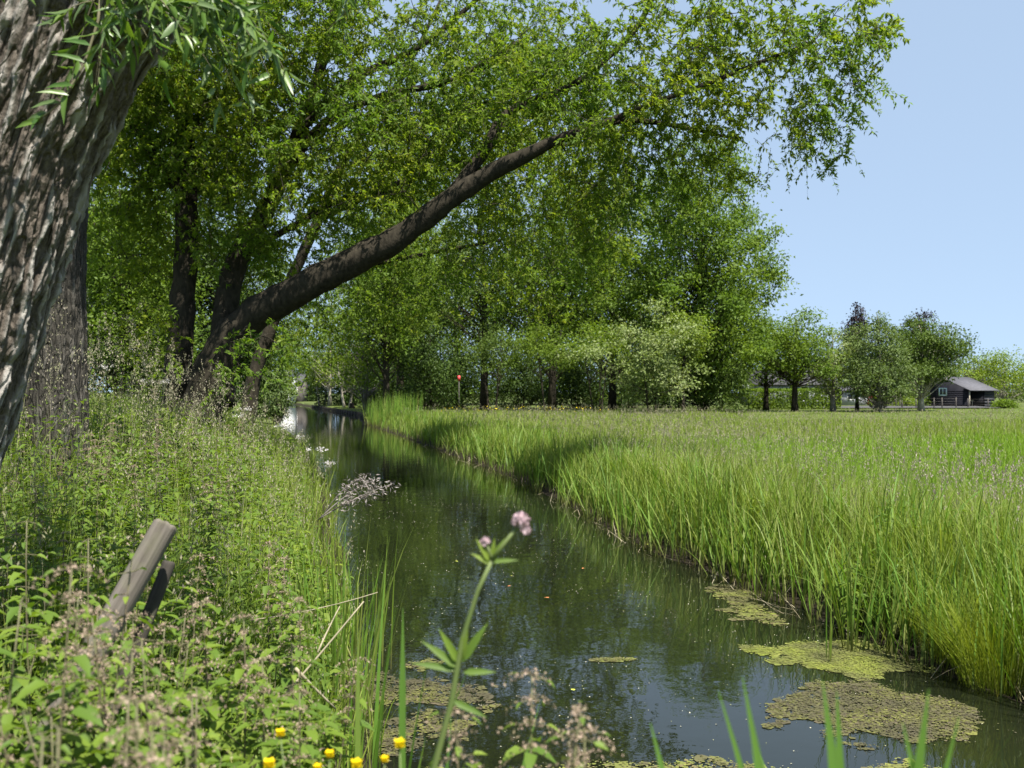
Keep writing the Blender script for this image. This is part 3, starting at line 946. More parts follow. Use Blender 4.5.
def bark_trunk(b, ctrl, rads, nu, nv, k1, a1, amp, seed):
    ctrl = np.asarray(ctrl, float)
    s = np.concatenate([[0], np.cumsum(np.linalg.norm(np.diff(ctrl, axis=0), axis=1))])
    v = np.linspace(0, s[-1], nv)
    # smooth the centre line
    c = np.stack([np.interp(v, s, ctrl[:, i]) for i in range(3)], -1)
    ker = np.hanning(41)
    ker /= ker.sum()
    pad = np.pad(c, ((20, 20), (0, 0)), mode='reflect', reflect_type='odd')
    c = np.stack([np.convolve(pad[:, i], ker, 'valid') for i in range(3)], -1)
    R = np.interp(v, s, rads)
    tan = unit(np.gradient(c, axis=0))
    e1 = unit(np.cross(tan, np.array([0, 1.0, 0.0])))
    e2 = np.cross(tan, e1)
    th = np.linspace(0, 2 * PI, nu, endpoint=False)
    TH, VV = np.meshgrid(th, v)
    Rm = R.mean()
    q = np.stack([np.cos(TH).ravel() * Rm, np.sin(TH).ravel() * Rm, VV.ravel()], -1)
    warp = (fbm(q * np.array([5, 5, 1.5]), 3, seed) - 0.5) * 1.5
    warp2 = (fbm(q * np.array([5, 5, 1.5]) + 31, 3, seed + 5) - 0.5) * 1.5
    def tri(x):
        return 1 - np.abs((x % 1.0) * 2 - 1)
    f1 = tri(k1 * TH.ravel() / (2 * PI) + a1 * VV.ravel() + warp * 0.95)
    f2 = tri(k1 * TH.ravel() / (2 * PI) - a1 * VV.ravel() + warp2 * 0.95)
    brk = fbm(q * np.array([5, 5, 3.0]) + 7, 2, seed + 9)
    rdg = 1 - np.abs(2 * fbm(q * np.array([13, 13, 1.9]) + 3, 4, seed + 12) - 1) * 2.2
    rdg2 = 1 - np.abs(2 * fbm(q * np.array([34, 34, 5]) + 13, 4, seed + 14) - 1) * 2.2
    crest = np.clip(np.maximum(f1 ** 3.2, f2 ** 3.2 * 0.85) * sstep((brk - 0.22) / 0.25) * 0.7 + 0.5 * np.clip(rdg, 0, 1) ** 2 - 0.05, 0, 1)
    rough = fbm(q * np.array([34, 34, 10]), 4, seed + 2) - 0.5
    scal = np.abs(fbm(q * np.array([14, 14, 16]), 3, seed + 4) - 0.5) * 2
    big = fbm(q * np.array([2.2, 2.2, 1.2]), 2, seed + 6) - 0.5
    disp = amp * (crest * (0.9 + rough * 1.0) + 0.42 * np.clip(rdg2, -0.5, 1) + rough * 0.9 + scal * 0.2) + big * Rm * 0.15
    r = (np.repeat(R, nu) + disp)
    P = np.repeat(c, nu, 0) + r[:, None] * (np.cos(TH).ravel()[:, None] * np.repeat(e1, nu, 0) + np.sin(TH).ravel()[:, None] * np.repeat(e2, nu, 0))
    i = np.arange(nv - 1)[:, None] * nu
    j = np.arange(nu)[None, :]
    kx = (np.arange(nu)[None, :] + 1) % nu
    Q = np.stack([i + j, i + kx, i + nu + kx, i + nu + j], -1).reshape(-1, 4)
    b.add(P, Q, att=np.clip(crest * 0.95 + rough * 0.6, 0, 1))
    top = P[-nu:]
    b.add(np.vstack([top, top.mean(0) + np.array([0, 0, 0.08])]), T=np.stack([np.arange(nu), (np.arange(nu) + 1) % nu, np.full(nu, nu)], -1))

# near pollard: the axis leans to the right
ND = 3.7
ax = [at(-290, 1000, ND), at(-205, 800, ND), at(-84, 470, ND), at(-34, 320, ND), at(15, 150, ND), at(60, 30, ND), at(92, -40, ND), at(108, -95, ND)]
PB = np.array([ax[1][0], ax[1][1], gz(ax[1][0], ax[1][1])])
pollard = thing('pollard_willow', 'near pollard willow with deeply ridged bark leaning in from the left edge', 'tree', PB)
b = MB()
bark_trunk(b, ax, [0.34, 0.28, 0.242, 0.236, 0.245, 0.285, 0.37, 0.36], 560, 1000, 18, 0.6, 0.031, 21)
b.build('trunk', M['bark_near'], pollard, PB, smooth=True, att='crest')
head = at(105, -65, ND)
tb, tw, lf = MB(), MB(), MB()
# shoots from the pollard head
for k in range(20):
    a = RNG.uniform(-0.6, 2.6)
    out = np.array([math.cos(a), math.sin(a), 0])
    p0 = head + out * 0.28 + np.array([0, 0, RNG.uniform(-0.05, 0.2)])
    ln = RNG.uniform(1.3, 2.6)
    p1 = p0 + out * ln * RNG.uniform(0.35, 0.9) + np.array([0, 0, ln * RNG.uniform(0.3, 0.9)])
    br = grow_branch(p0, p1, 7, -0.12, 0.03)
    tb.tube(br, np.linspace(0.022, 0.005, 7), 6, cap=False)
    for s in range(2, 7):
        sprays(tw, lf, np.repeat(br[s][None], 3, 0), rand_dir(3) + out * 0.5, 12, 0.10, 0.21, 0.35, 0.4, twig_r=0.0025, ov=True)
# short leafy shoots drooping into view below the head
spots = [(92, 0), (124, 6), (150, 2), (165, 18), (185, 8), (205, 20), (140, -12), (225, 4), (176, -10), (110, -14), (196, -4), (20, -14), (158, -20), (128, -4), (212, -12), (238, 8)]
for px, py in spots:
    d = ND - 0.42 + RNG.uniform(-0.08, 0.1) if px < 150 else ND - 0.2 + RNG.uniform(-0.25, 0.1)
    p = at(px, py, d)
    p0 = head + (p - head) * 0.35
    tb.tube(grow_branch(p0, p, 5, -0.1, 0.05), np.linspace(0.008, 0.004, 5), 5, cap=False)
    dr = np.array([0.5 if px > 110 else -0.1, -0.25, -0.12])
    sprays(tw, lf, np.repeat(p[None], 3, 0), rand_dir(3) * 0.6 + dr, 12, 0.095, 0.21, 0.22, 0.5, twig_r=0.0028, ov=True)
# the sprig hanging on the bark
p = at(92, 36, ND - 0.36)
tb.tube(np.array([at(100, -5, ND - 0.36), at(97, 20, ND - 0.37), at(84, 62, ND - 0.40), at(62, 100, ND - 0.42), at(38, 120, ND - 0.43)]), np.linspace(0.006, 0.003, 5), 5)
PP = np.array([at(*q, ND - 0.42) for q in [(90, 45), (84, 62), (72, 85), (66, 92), (60, 102), (48, 112), (86, 60), (40, 120), (68, 95), (44, 112)]])
DD = np.array([[-0.9, -0.2, 0.25], [-0.8, -0.3, 0.3], [-1, -0.1, 0.05], [-0.1, -0.3, -1], [-0.9, -0.3, -0.1], [-1, -0.2, -0.35], [0.3, -0.3, -0.9], [-0.8, -0.2, -0.2], [-0.7, -0.5, 0.1], [-0.5, -0.3, -0.6]])
lf.ovate(PP, DD, np.array([[0, -1, 0.5]] * 10) + rand_dir(10) * 0.3, np.array([0.10, 0.11, 0.10, 0.11, 0.10, 0.09, 0.10, 0.09, 0.1, 0.08]), 0.024)
tb.build('branches', M['twig'], pollard, PB)
tw.build('twigs', M['twig'], pollard, PB)
lf.build('crown', M['pollard_leaf'], pollard, PB)

D2 = 9.6
ax2 = [at(52, 700, D2), at(52, 520, D2), at(53, 360, D2), at(55, 200, D2), at(58, 90, D2), at(60, 10, D2), at(62, -30, D2)]
PB2 = np.array([ax2[1][0], D2, gz(ax2[1][0], D2)])
pol2 = thing('pollard_willow', 'upright grey pollard willow trunk standing shaded behind the near one', 'tree', PB2)
b = MB()
bark_trunk(b, ax2, [0.36, 0.32, 0.285, 0.265, 0.275, 0.31, 0.36], 200, 420, 17, 0.4, 0.022, 77)
b.build('trunk', M['bark_second_shaded'], pol2, PB2, smooth=True, att='crest')
tb, lf = MB(), MB()
h2 = at(60, -20, D2)
for k in range(64):
    a = RNG.uniform(0, 2 * PI) if k < 26 else RNG.normal(-1.0, 0.7)  # later shoots are added on the sun side to shade the trunk
    out = np.array([math.cos(a), math.sin(a), 0])
    ln = RNG.uniform(1.6, 3.0)
    p1 = h2 + out * ln * RNG.uniform(0.5, 1.0) + np.array([0, 0, ln * RNG.uniform(0.05, 0.8)])
    br = grow_branch(h2 + out * 0.3, p1, 7, -0.1, 0.04)
    tb.tube(br, np.linspace(0.03, 0.006, 7), 5, cap=False)
    for s in range(2, 7):
        sprays(None, lf, np.repeat(br[s][None], 9, 0), rand_dir(9) + out * 0.4, 18, 0.10, 0.26, 0.5, 0.5)
tb.build('branches', M['twig'], pol2, PB2)
lf.build('crown', M['pollard_leaf'], pol2, PB2)
# ------------------------------------------------------------------ grass, reeds and herbs
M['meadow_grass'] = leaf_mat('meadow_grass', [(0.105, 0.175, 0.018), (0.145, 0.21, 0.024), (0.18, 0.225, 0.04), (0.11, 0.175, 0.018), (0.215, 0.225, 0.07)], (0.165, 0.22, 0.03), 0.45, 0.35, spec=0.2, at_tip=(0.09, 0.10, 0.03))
M['seed_head'] = leaf_mat('seed_head', [(0.25, 0.24, 0.14), (0.28, 0.24, 0.18), (0.22, 0.24, 0.11), (0.26, 0.225, 0.18)], None, 1, 0.3, (1.1, 1.05, 0.9))
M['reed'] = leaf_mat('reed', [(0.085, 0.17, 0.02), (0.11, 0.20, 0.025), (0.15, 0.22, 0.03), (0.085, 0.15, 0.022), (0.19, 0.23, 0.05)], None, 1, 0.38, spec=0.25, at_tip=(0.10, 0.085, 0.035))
M['sedge'] = leaf_mat('sedge', [(0.17, 0.22, 0.02), (0.21, 0.24, 0.03), (0.14, 0.20, 0.02)], None, 1, 0.35)
M['straw'] = leaf_mat('straw', [(0.30, 0.26, 0.16), (0.36, 0.32, 0.22), (0.24, 0.20, 0.12)], None, 1, 0.2, (1.1, 1.05, 0.9))
M['herb'] = leaf_mat('herb', [(0.085, 0.145, 0.018), (0.125, 0.185, 0.02), (0.165, 0.215, 0.03), (0.07, 0.12, 0.02)], (0.08, 0.13, 0.02), 0.5, 0.38, spec=0.2)
M['nettle_leaf'] = leaf_mat('nettle_leaf', [(0.075, 0.13, 0.018), (0.11, 0.17, 0.02), (0.15, 0.205, 0.028), (0.09, 0.145, 0.022)], None, 1, 0.36, spec=0.25)
M['nettle_flower'] = leaf_mat('nettle_flower', [(0.30, 0.22, 0.17), (0.24, 0.19, 0.12), (0.36, 0.27, 0.21), (0.20, 0.17, 0.10)], None, 1, 0.25, (1.1, 1.0, 0.9))
M['stem'] = plain_mat('stem', (0.07, 0.11, 0.025), (0.11, 0.13, 0.045), 5, 0.6)
M['stem_red'] = plain_mat('stem_red', (0.09, 0.07, 0.045), (0.10, 0.11, 0.04), 5, 0.6)
M['white_petal'] = leaf_mat('white_petal', [(0.52, 0.50, 0.48), (0.44, 0.41, 0.39)], None, 1, 0.25, (1, 1, 1))
M['pink_petal'] = leaf_mat('pink_petal', [(0.46, 0.33, 0.36), (0.54, 0.42, 0.43), (0.40, 0.27, 0.30)], None, 1, 0.25, (1, 1, 1))
M['yellow_petal'] = leaf_mat('yellow_petal', [(0.80, 0.60, 0.01), (0.85, 0.66, 0.015)], None, 1, 0.2, (1, 1, 1), rough=0.3)

def scatter(y0, y1, dens, xl, xr):
    """random points: dens(y) per square metre between the lines xl(y) and xr(y)"""
    X, Y = [], []
    y = y0
    while y < y1:
        dy = min(max(0.25, y * 0.04), y1 - y)
        a, c = float(xl(y + dy / 2)), float(xr(y + dy / 2))
        if c > a:
            n = RNG.poisson(max(dens(y + dy / 2) * (c - a) * dy, 0))
            X.append(RNG.uniform(a, c, n))
            Y.append(y + RNG.random(n) * dy)
        y += dy
    return np.concatenate(X), np.concatenate(Y)

def base_pts(x, y):
    return np.stack([x, y, ground_z(x, y) - 0.02], -1)

WIND = 0.35
def rand_az(n):
    return np.where(RNG.random(n) < 0.3, RNG.normal(WIND, 0.8, n), RNG.uniform(0, 2 * PI, n))

# meadow on the right bank
def right_line(y): return 0.62 * y + 3.5
x, y = scatter(5.0, 80, lambda y: 2500 / (1 + (y / 8.0) ** 2), lambda y: edge_r(y) + 0.25, right_line)
d, s = shore(x, y)
k = d > 0.12
x, y, d = x[k], y[k], d[k]
P = base_pts(x, y)
hn = 0.55 * fbm(np.stack([x * 0.25, y * 0.25, x * 0], -1), 3, 40) + 0.45 * fbm(np.stack([x * 1.6, y * 1.6, x * 0], -1), 2, 41)
lush = sstep((y - 11) / 4) * sstep((38 - y) / 10) * sstep((x - 3) / 4)
farlow = 1 - 0.38 * sstep((y - 25) / 30)
mown = sstep((x - 0.20 * y) / 3) * sstep((y - 52) / 6)
H = (0.20 + 0.8 * hn) * RNG.uniform(0.5, 1.3, len(x)) * (1 - 0.2 * lush) * (1 - 0.75 * mown) * farlow * (1 - 0.26 * sstep((d - 1.5) / 2.2))
b = MB()
near = y < 24
lu = lush * (1 - mown) > RNG.uniform(0.2, 0.8, len(x))
for sel, sg in ((near & ~lu, 4), (~near & ~lu, 2)):
    n = int(sel.sum())
    b.blades(P[sel], H[sel], (0.0055 + 0.00042 * y[sel]) * RNG.uniform(0.6, 1.4, n), rand_az(n), RNG.uniform(0.0, 0.55, n), RNG.uniform(0.1, 2.2, n) * RNG.uniform(0.3, 1, n), sg)
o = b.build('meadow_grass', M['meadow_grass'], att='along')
M['lush_grass'] = leaf_mat('lush_grass', [(0.11, 0.20, 0.012), (0.14, 0.23, 0.016), (0.12, 0.21, 0.02), (0.17, 0.235, 0.03)], None, 1, 0.38, spec=0.15)
b = MB()
n = int(lu.sum())
b.blades(P[lu], H[lu], (0.0055 + 0.00045 * y[lu]) * RNG.uniform(0.6, 1.4, n), rand_az(n), RNG.uniform(0.0, 0.5, n), RNG.uniform(0.1, 1.6, n), 3)
tag(b.build('lush_grass', M['lush_grass'], att='along'), 'brighter smooth green strip of grass across the middle of the meadow', 'grass', kind='stuff')
tag(o, 'tall unmown green meadow grass on the right bank', 'grass', kind='stuff')

# grasses in seed
def seed_stalks(b, P, H, size, az, nsp=10, lean=0.12):
    n = len(P)
    tips = b.blades(P, H, 0.0016 + 0.00018 * P[:, 1], az, RNG.uniform(0, lean, n), RNG.uniform(0, 0.45, n), 3)
    return tips

def panicles(b, tips, size, nsp, wid=0.22, asp=0.3):
    n = len(tips)
    t = RNG.random((n, nsp))
    sz = np.broadcast_to(size, (n,))
    off = np.stack([RNG.normal(0, 1, (n, nsp)) * (1 - t * 0.85) * wid, RNG.normal(0, 1, (n, nsp)) * (1 - t * 0.85) * wid, t - 0.9], -1) * sz[:, None, None]
    Q = (tips[:, None, :] + off).reshape(-1, 3)
    m = len(Q)
    D = rand_dir(m) * 0.6 + np.array([0, 0, 0.9])
    L = (0.012 + 0.0009 * np.minimum(Q[:, 1], 45)) * RNG.uniform(0.6, 1.4, m)
    b.leaves(Q, D, rand_dir(m), L, L * asp, 0.1)

x, y = scatter(6.5, 76, lambda y: 210 / (1 + (y / 9.0) ** 2), lambda y: edge_r(y) + 0.7, right_line)
pn = fbm(np.stack([x * 0.22, y * 0.22, x * 0 + 5], -1), 2, 60)
lush = sstep((y - 11.5) / 3) * sstep((30 - y) / 8) * sstep((x - 3) / 4)
mown = (x > 0.20 * y) & (y > 52)
k = (RNG.random(len(x)) < np.clip((pn - 0.30) * 3.0, 0.12, 1) * (1 - 0.9 * lush) * (1 - 0.45 * sstep((y - 16) / 8))) & ~mown
x, y = x[k], y[k]
P = base_pts(x, y)
bs, bh = MB(), MB()
tips = seed_stalks(bs, P, RNG.uniform(0.45, 0.9, len(x)) * (1 - 0.3 * sstep((y - 25) / 30)), None, rand_az(len(x)))
panicles(bh, tips, RNG.uniform(0.08, 0.17, len(x)), 9, 0.12)
root = bs.build('seeding_grass', M['straw'])
tag(root, 'pinkish tan seed heads standing above the meadow grass', 'grass', kind='stuff')
bh.build('seed_head', M['seed_head'], root)['kind'] = 'stuff'

# grey purple seed heads in the nearer right of the meadow
M['purple_seed'] = leaf_mat('purple_seed', [(0.27, 0.21, 0.20), (0.31, 0.25, 0.22), (0.24, 0.22, 0.15), (0.34, 0.30, 0.24)], None, 1, 0.25, (1.1, 1.0, 1.0))
x, y = scatter(6.8, 13.0, lambda y: 34, lambda y: edge_r(y) + 1.0, right_line)
k = RNG.random(len(x)) < np.clip((fbm(np.stack([x * 0.5, y * 0.5, x * 0 + 9], -1), 2, 66) - 0.33) * 3.2, 0.05, 1) * sstep((x - 1.2) / 3)
x, y = x[k], y[k]
bs, bh = MB(), MB()
tips = seed_stalks(bs, base_pts(x, y), RNG.uniform(0.55, 0.88, len(x)), None, rand_az(len(x)), lean=0.4)
panicles(bh, tips, RNG.uniform(0.10, 0.2, len(x)), 22, 0.10, 0.35)
root = bs.build('purple_grass', M['straw'])
tag(root, 'grey purple grass panicles over the nearer right part of the meadow', 'grass', kind='stuff')
bh.build('seed_head', M['purple_seed'], root)['kind'] = 'stuff'

# reeds and sweet grass along the right water's edge
x, y = scatter(6.2, 66, lambda y: 300 / (1 + (y / 14.0) ** 2), lambda y: edge_r(y) - 0.3, lambda y: edge_r(y) + 2.6)
d, s = shore(x, y)
k = (d > -0.16) & (RNG.random(len(x)) < np.where(d < 0.0, 0.7, np.clip(1.25 - d / 2.2, 0.1, 1))) & (fbm(np.stack([x * 1.3, y * 1.3, x * 0], -1), 2, 71) > 0.33)
x, y, d = x[k], y[k], d[k]
P = base_pts(x, y)
n = len(x)
b = MB()
H = RNG.uniform(0.3, 1.05, n) * (0.65 + 0.6 * fbm(np.stack([x * 0.8, y * 0.8, x * 0], -1), 2, 72)) + np.maximum(-P[:, 2] - 0.3, 0)
b.blades(P, H, (0.014 + 0.0003 * y) * RNG.uniform(0.35, 1.6, n), rand_az(n), RNG.uniform(0, 0.5, n), RNG.uniform(0.0, 1.9, n) * RNG.uniform(0.2, 1, n), 4)
ka = RNG.random(n) < 0.10
na = int(ka.sum())
b.blades(P[ka], RNG.uniform(0.8, 1.35, na), 0.013 + 0.0003 * y[ka], rand_az(na), RNG.uniform(0.1, 0.4, na), RNG.uniform(1.6, 2.7, na), 7)
xx = RNG.uniform(-9.4, -6.0, 420); yy = RNG.uniform(58, 66, 420)
xx = edge_r(yy) + RNG.uniform(-0.2, 2.6, 420)
b.blades(base_pts(xx, yy), RNG.uniform(1.2, 1.9, 420), 0.035, rand_az(420), RNG.uniform(0, 0.2, 420), RNG.uniform(0, 0.4, 420), 3)
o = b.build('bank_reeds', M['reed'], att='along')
tag(o, 'bright green reeds and sweet grass fringing the right water edge', 'reeds', kind='stuff')

# straw at the foot of the reeds
x, y = scatter(6.2, 40, lambda y: 45 / (1 + (y / 12.0) ** 2), lambda y: edge_r(y) - 0.25, lambda y: edge_r(y) + 0.35)
n = len(x)
b = MB()
b.blades(np.stack([x, y, np.maximum(ground_z(x, y), WATER_Z)], -1), RNG.uniform(0.1, 0.45, n), 0.006 + 0.0002 * y, rand_az(n), RNG.uniform(0.5, 1.5, n), RNG.uniform(0, 0.8, n), 3)
o = b.build('dead_litter', M['straw'], att='along')
tag(o, 'pale dead blades lying along the foot of the right bank', 'litter', kind='stuff')

# short lawn behind the reed point and mown strip by the orchard
x, y = scatter(86, 134, lambda y: 7, lambda y: edge_r(y) + 0.3, lambda y: edge_r(y) + 16)
x2, y2 = scatter(76, 104, lambda y: 7, lambda y: 14, lambda y: 0.6 * y)
x, y = np.r_[x, x2], np.r_[y, y2]
n = len(x)
b = MB()
b.blades(base_pts(x, y), RNG.uniform(0.05, 0.14, n), 0.05, rand_az(n), RNG.uniform(0, 0.6, n), RNG.uniform(0, 0.8, n), 2)
o = b.build('lawn_grass', M['meadow_grass'], att='along')
tag(o, 'short mown grass under the far trees', 'grass', kind='stuff')

# yellow flowers at the far side of the meadow
x = RNG.uniform(-4.5, 6, 130); y = RNG.uniform(60, 74, 130)
P = base_pts(x, y); P[:, 2] += RNG.uniform(0.45, 0.65, 130)
b = MB()
b.leaves(P, rand_dir(130), np.tile([0, 0, 1.0], (130, 1)), 0.075, 0.06, 0.1)
o = b.build('yellow_wildflowers', M['yellow_petal'])
tag(o, 'tiny yellow wildflowers dotted along the far meadow edge', 'wildflowers', kind='stuff')

# ---------------------------------------------------------------- left bank
def left_line(y): return -0.60 * y - 2.5

def edge_low(x, y):
    q = edge_l(y) - x
    return 0.62 + 0.38 * sstep((q - 0.1) / (0.8 + 0.07 * y)) + (0.24 + 0.22 * sstep((y - 6) / 3) * sstep((16 - y) / 4)) * sstep((q - 1.2) / 2.2) * sstep((y - 4) / 4)

def herb_stems(b, P, H, pairs, L, W, spread=1.0, stem=None):
    n = len(P)
    a0 = RNG.uniform(0, 2 * PI, n)
    lean = RNG.normal(0, 0.10, (n, 2))
    for q in range(pairs):
        f = (q + 0.6 + 0.4 * RNG.random(n)) / pairs
        c = P + np.stack([lean[:, 0] * H * f, lean[:, 1] * H * f, H * f], -1)
        sz = L * (1.15 - 0.65 * f) * RNG.uniform(0.75, 1.25, n)
        for o in (0, PI):
            az = a0 + q * PI / 2 + o + RNG.normal(0, 0.35, n)
            D = np.stack([np.cos(az), np.sin(az), RNG.uniform(-0.35, 0.45, n)], -1)
            N = np.array([0, 0, 1.0]) + rand_dir(n) * 0.35
            b.ovate(c + D * 0.02 * spread, D, N, sz, sz * W, 0.3, 0.18)
    if stem is not None:
        stem.blades(P, H, 0.006, RNG.uniform(0, 6.3, n), 0.03, 0.1, 3)

x, y = scatter(1.6, 9.5, lambda y: 150 / (1 + (y / 4.0) ** 2) + 14, left_line, lambda y: np.minimum(edge_l(y) - 0.25, -0.05 * y - 0.25))
k = np.hypot(x, y) > 1.45
x, y = x[k], y[k]
P = base_pts(x, y)
b, st = MB(), MB()
herb_stems(b, P, RNG.uniform(0.55, 1.12, len(x)) * (0.88 + 0.02 * y) * edge_low(x, y), 8, RNG.choice([0.07, 0.09, 0.13], len(x)), 0.5, stem=st)
x, y = scatter(9.5, 30, lambda y: 26 / (1 + (y / 14.0) ** 2), left_line, lambda y: edge_l(y) - 0.4)
P = base_pts(x, y)
herb_stems(b, P, RNG.uniform(0.5, 1.2, len(x)) * edge_low(x, y), 7, RNG.choice([0.08, 0.11, 0.16], len(x)), 0.45, stem=st)
root = st.build('herb_undergrowth', M['stem'])
tag(root, 'mass of leafy green herbs covering the left bank', 'undergrowth', kind='stuff')
b.build('foliage', M['herb'], root)['kind'] = 'stuff'

x, y = scatter(2.0, 34, lambda y: 560 / (1 + (y / 5.0) ** 2) + 10, left_line, lambda y: edge_l(y) - 0.02)
k = np.hypot(x, y) > 2.2
x, y = x[k], y[k]
P = base_pts(x, y)
n = len(x)
b = MB()
H = RNG.uniform(0.5, 1.15, n) * (0.8 + 0.015 * np.minimum(y, 14)) * edge_low(x, y)
b.blades(P, H, (0.005 + 0.0005 * y) * RNG.uniform(0.6, 1.5, n), rand_az(n), RNG.uniform(0, 0.35, n), RNG.uniform(0.1, 1.4, n), 4)
o = b.build('bank_grass', M['meadow_grass'], att='along')
tag(o, 'long green grass growing among the herbs on the left bank', 'grass', kind='stuff')

x, y = scatter(3.0, 26, lambda y: 30 / (1 + (y / 7.0) ** 2), left_line, lambda y: edge_l(y) - 0.2)
x2, y2 = scatter(6.5, 15, lambda y: 10, lambda y: -0.50 * y, lambda y: edge_l(y) - 0.5)
x, y = np.r_[x, x2], np.r_[y, y2]
P = base_pts(x, y)
bs, bh = MB(), MB()
tips = seed_stalks(bs, P, RNG.uniform(0.75, 1.3, len(x)) * (0.84 + 0.02 * np.minimum(y, 12)) * edge_low(x, y), None, rand_az(len(x)))
panicles(bh, tips, RNG.uniform(0.14, 0.30, len(x)), 26, 0.17, 0.35)
root = bs.build('flowering_grass', M['straw'])
tag(root, 'pale buff grass panicles rising above the left bank', 'grass', kind='stuff')
bh.build('seed_head', M['seed_head'], root)['kind'] = 'stuff'

# near bank at the camera's feet: low grass
x, y = scatter(1.2, 5.6, lambda y: 420, lambda y: -0.6 - 0.1 * y, lambda y: 4.6 + 0.0 * y)
d, s = shore(x, y)
k = (d > 0.05) & (np.hypot(x, y) > 1.2)
x, y = x[k], y[k]
P = base_pts(x, y)
n = len(x)
b = MB()
b.blades(P, np.minimum(RNG.uniform(0.2, 0.55, n), np.maximum(1.55 - 0.385 * y - P[:, 2], 0.05)), 0.006 * RNG.uniform(0.6, 1.5, n), rand_az(n), RNG.uniform(0, 0.4, n), RNG.uniform(0.1, 1.2, n), 4)
o = b.build('near_grass', M['meadow_grass'], att='along')
tag(o, 'low grass on the near bank below the view', 'grass', kind='stuff')

# ---------------------------------------------------------------- nettles
def nettle_meshes(H, seed, flower=True):
    r = np.random.default_rng(seed)
    st, lf, fl = MB(), MB(), MB()
    n = 9
    z = np.linspace(0, H, n)
    ax_ = np.stack([0.06 * H * np.sin(z / H * 2 + seed), 0.05 * H * np.cos(z / H * 1.7 + seed), z], -1)
    ax_ -= ax_[0]
    st.tube(ax_, np.linspace(0.0045, 0.0018, n), 6)
    def P_at(h): return np.array([np.interp(h, z, ax_[:, i]) for i in range(3)])
    nodes = np.concatenate([np.linspace(0.25 * H, 0.80 * H, 8), np.linspace(0.84 * H, H, 5)])
    a = r.uniform(0, PI)
    for q, h in enumerate(nodes):
        f = h / H
        L = 0.125 * (1.05 - 0.75 * max(f - 0.45, 0) / 0.55) * r.uniform(0.85, 1.15)
        if f > 0.9: L *= 0.6
        p = P_at(h)
        for o in (0, PI):
            az = a + o + r.normal(0, 0.2)
            d = np.array([math.cos(az), math.sin(az), r.uniform(-0.35, 0.15)])
            st.tube(np.array([p, p + d * 0.03]), [0.0016, 0.0012], 4)
            lf.ovate((p + d * 0.03)[None], d[None], np.array([[0, 0, 1.0]]) + r.normal(0, 0.2, (1, 3)), np.array([L]), np.array([L * 0.52]), 0.35, 0.16)
            if f > 0.74 and flower:
                for sdir in (-0.5, 0.5):
                    az2 = az + sdir + r.normal(0, 0.3)
                    dd = np.array([math.cos(az2), math.sin(az2), 0.25])
                    ln = r.uniform(0.05, 0.10) * (1.3 - 0.5 * f)
                    t = r.random(24)
                    c = p + dd * (ln * t)[:, None] + np.array([0, 0, -0.7]) * (ln * t * t)[:, None] + r.normal(0, 0.003, (24, 3))
                    fl.leaves(c, r.normal(size=(24, 3)), r.normal(size=(24, 3)), r.uniform(0.004, 0.010, 24), 0.0045, 0.1)
        a += PI / 2
    # side shoots
    for q in range(6):
        h = r.uniform(0.35, 0.7) * H
        p = P_at(h)
        az = r.uniform(0, 2 * PI)
        tip = p + np.array([math.cos(az) * 0.13, math.sin(az) * 0.13, 0.18])
        st.tube(np.array([p, (p + tip) / 2 + np.array([math.cos(az), math.sin(az), -0.3]) * 0.02, tip]), [0.002, 0.0018, 0.001], 4)
        for t in (0.45, 0.7, 0.95):
            c = p + (tip - p) * t
            for o in (0, PI):
                az2 = az + PI / 2 + o + r.normal(0, 0.4)
                d = np.array([math.cos(az2), math.sin(az2), 0.1])
                lf.ovate(c[None], d[None], np.array([[0, 0, 1.0]]), np.array([0.075]), np.array([0.038]), 0.3, 0.15)
            pass
    return st, lf, fl

NET = []
for v in range(8):
    st, lf, fl = nettle_meshes(1.15, 100 + v, v < 5)
    root = thing('nettle', 'flowering nettle with pinkish brown tassels', 'nettle', (0, 0, 0))
    st.build('stem', M['stem_red'], root)
    lf.build('foliage', M['nettle_leaf'], root)
    if v < 5: fl.build('blossom', M['nettle_flower'], root)
    NET.append([root, False])

def nettle(x, y, h, label, group, v=None):
    v = int(RNG.integers(0, 5)) if v is None else v
    z = gz(x, y) - 0.02
    rz = RNG.uniform(0, 6.28)
    s = h / 1.15
    root, used = NET[v]
    sc = (1.0 * (0.6 + 0.4 * s), 1.0 * (0.6 + 0.4 * s), s)
    if not used:
        NET[v][1] = True
        root.location = (x, y, z); root.rotation_euler = (RNG.normal(0, 0.05), RNG.normal(0, 0.05), rz); root.scale = sc
        tag(root, label, 'nettle', group)
        return root
    o = dup(root, (x, y, z), rz, sc, label, group)
    o.rotation_euler = (RNG.normal(0, 0.06), RNG.normal(0, 0.06), rz)
    return o

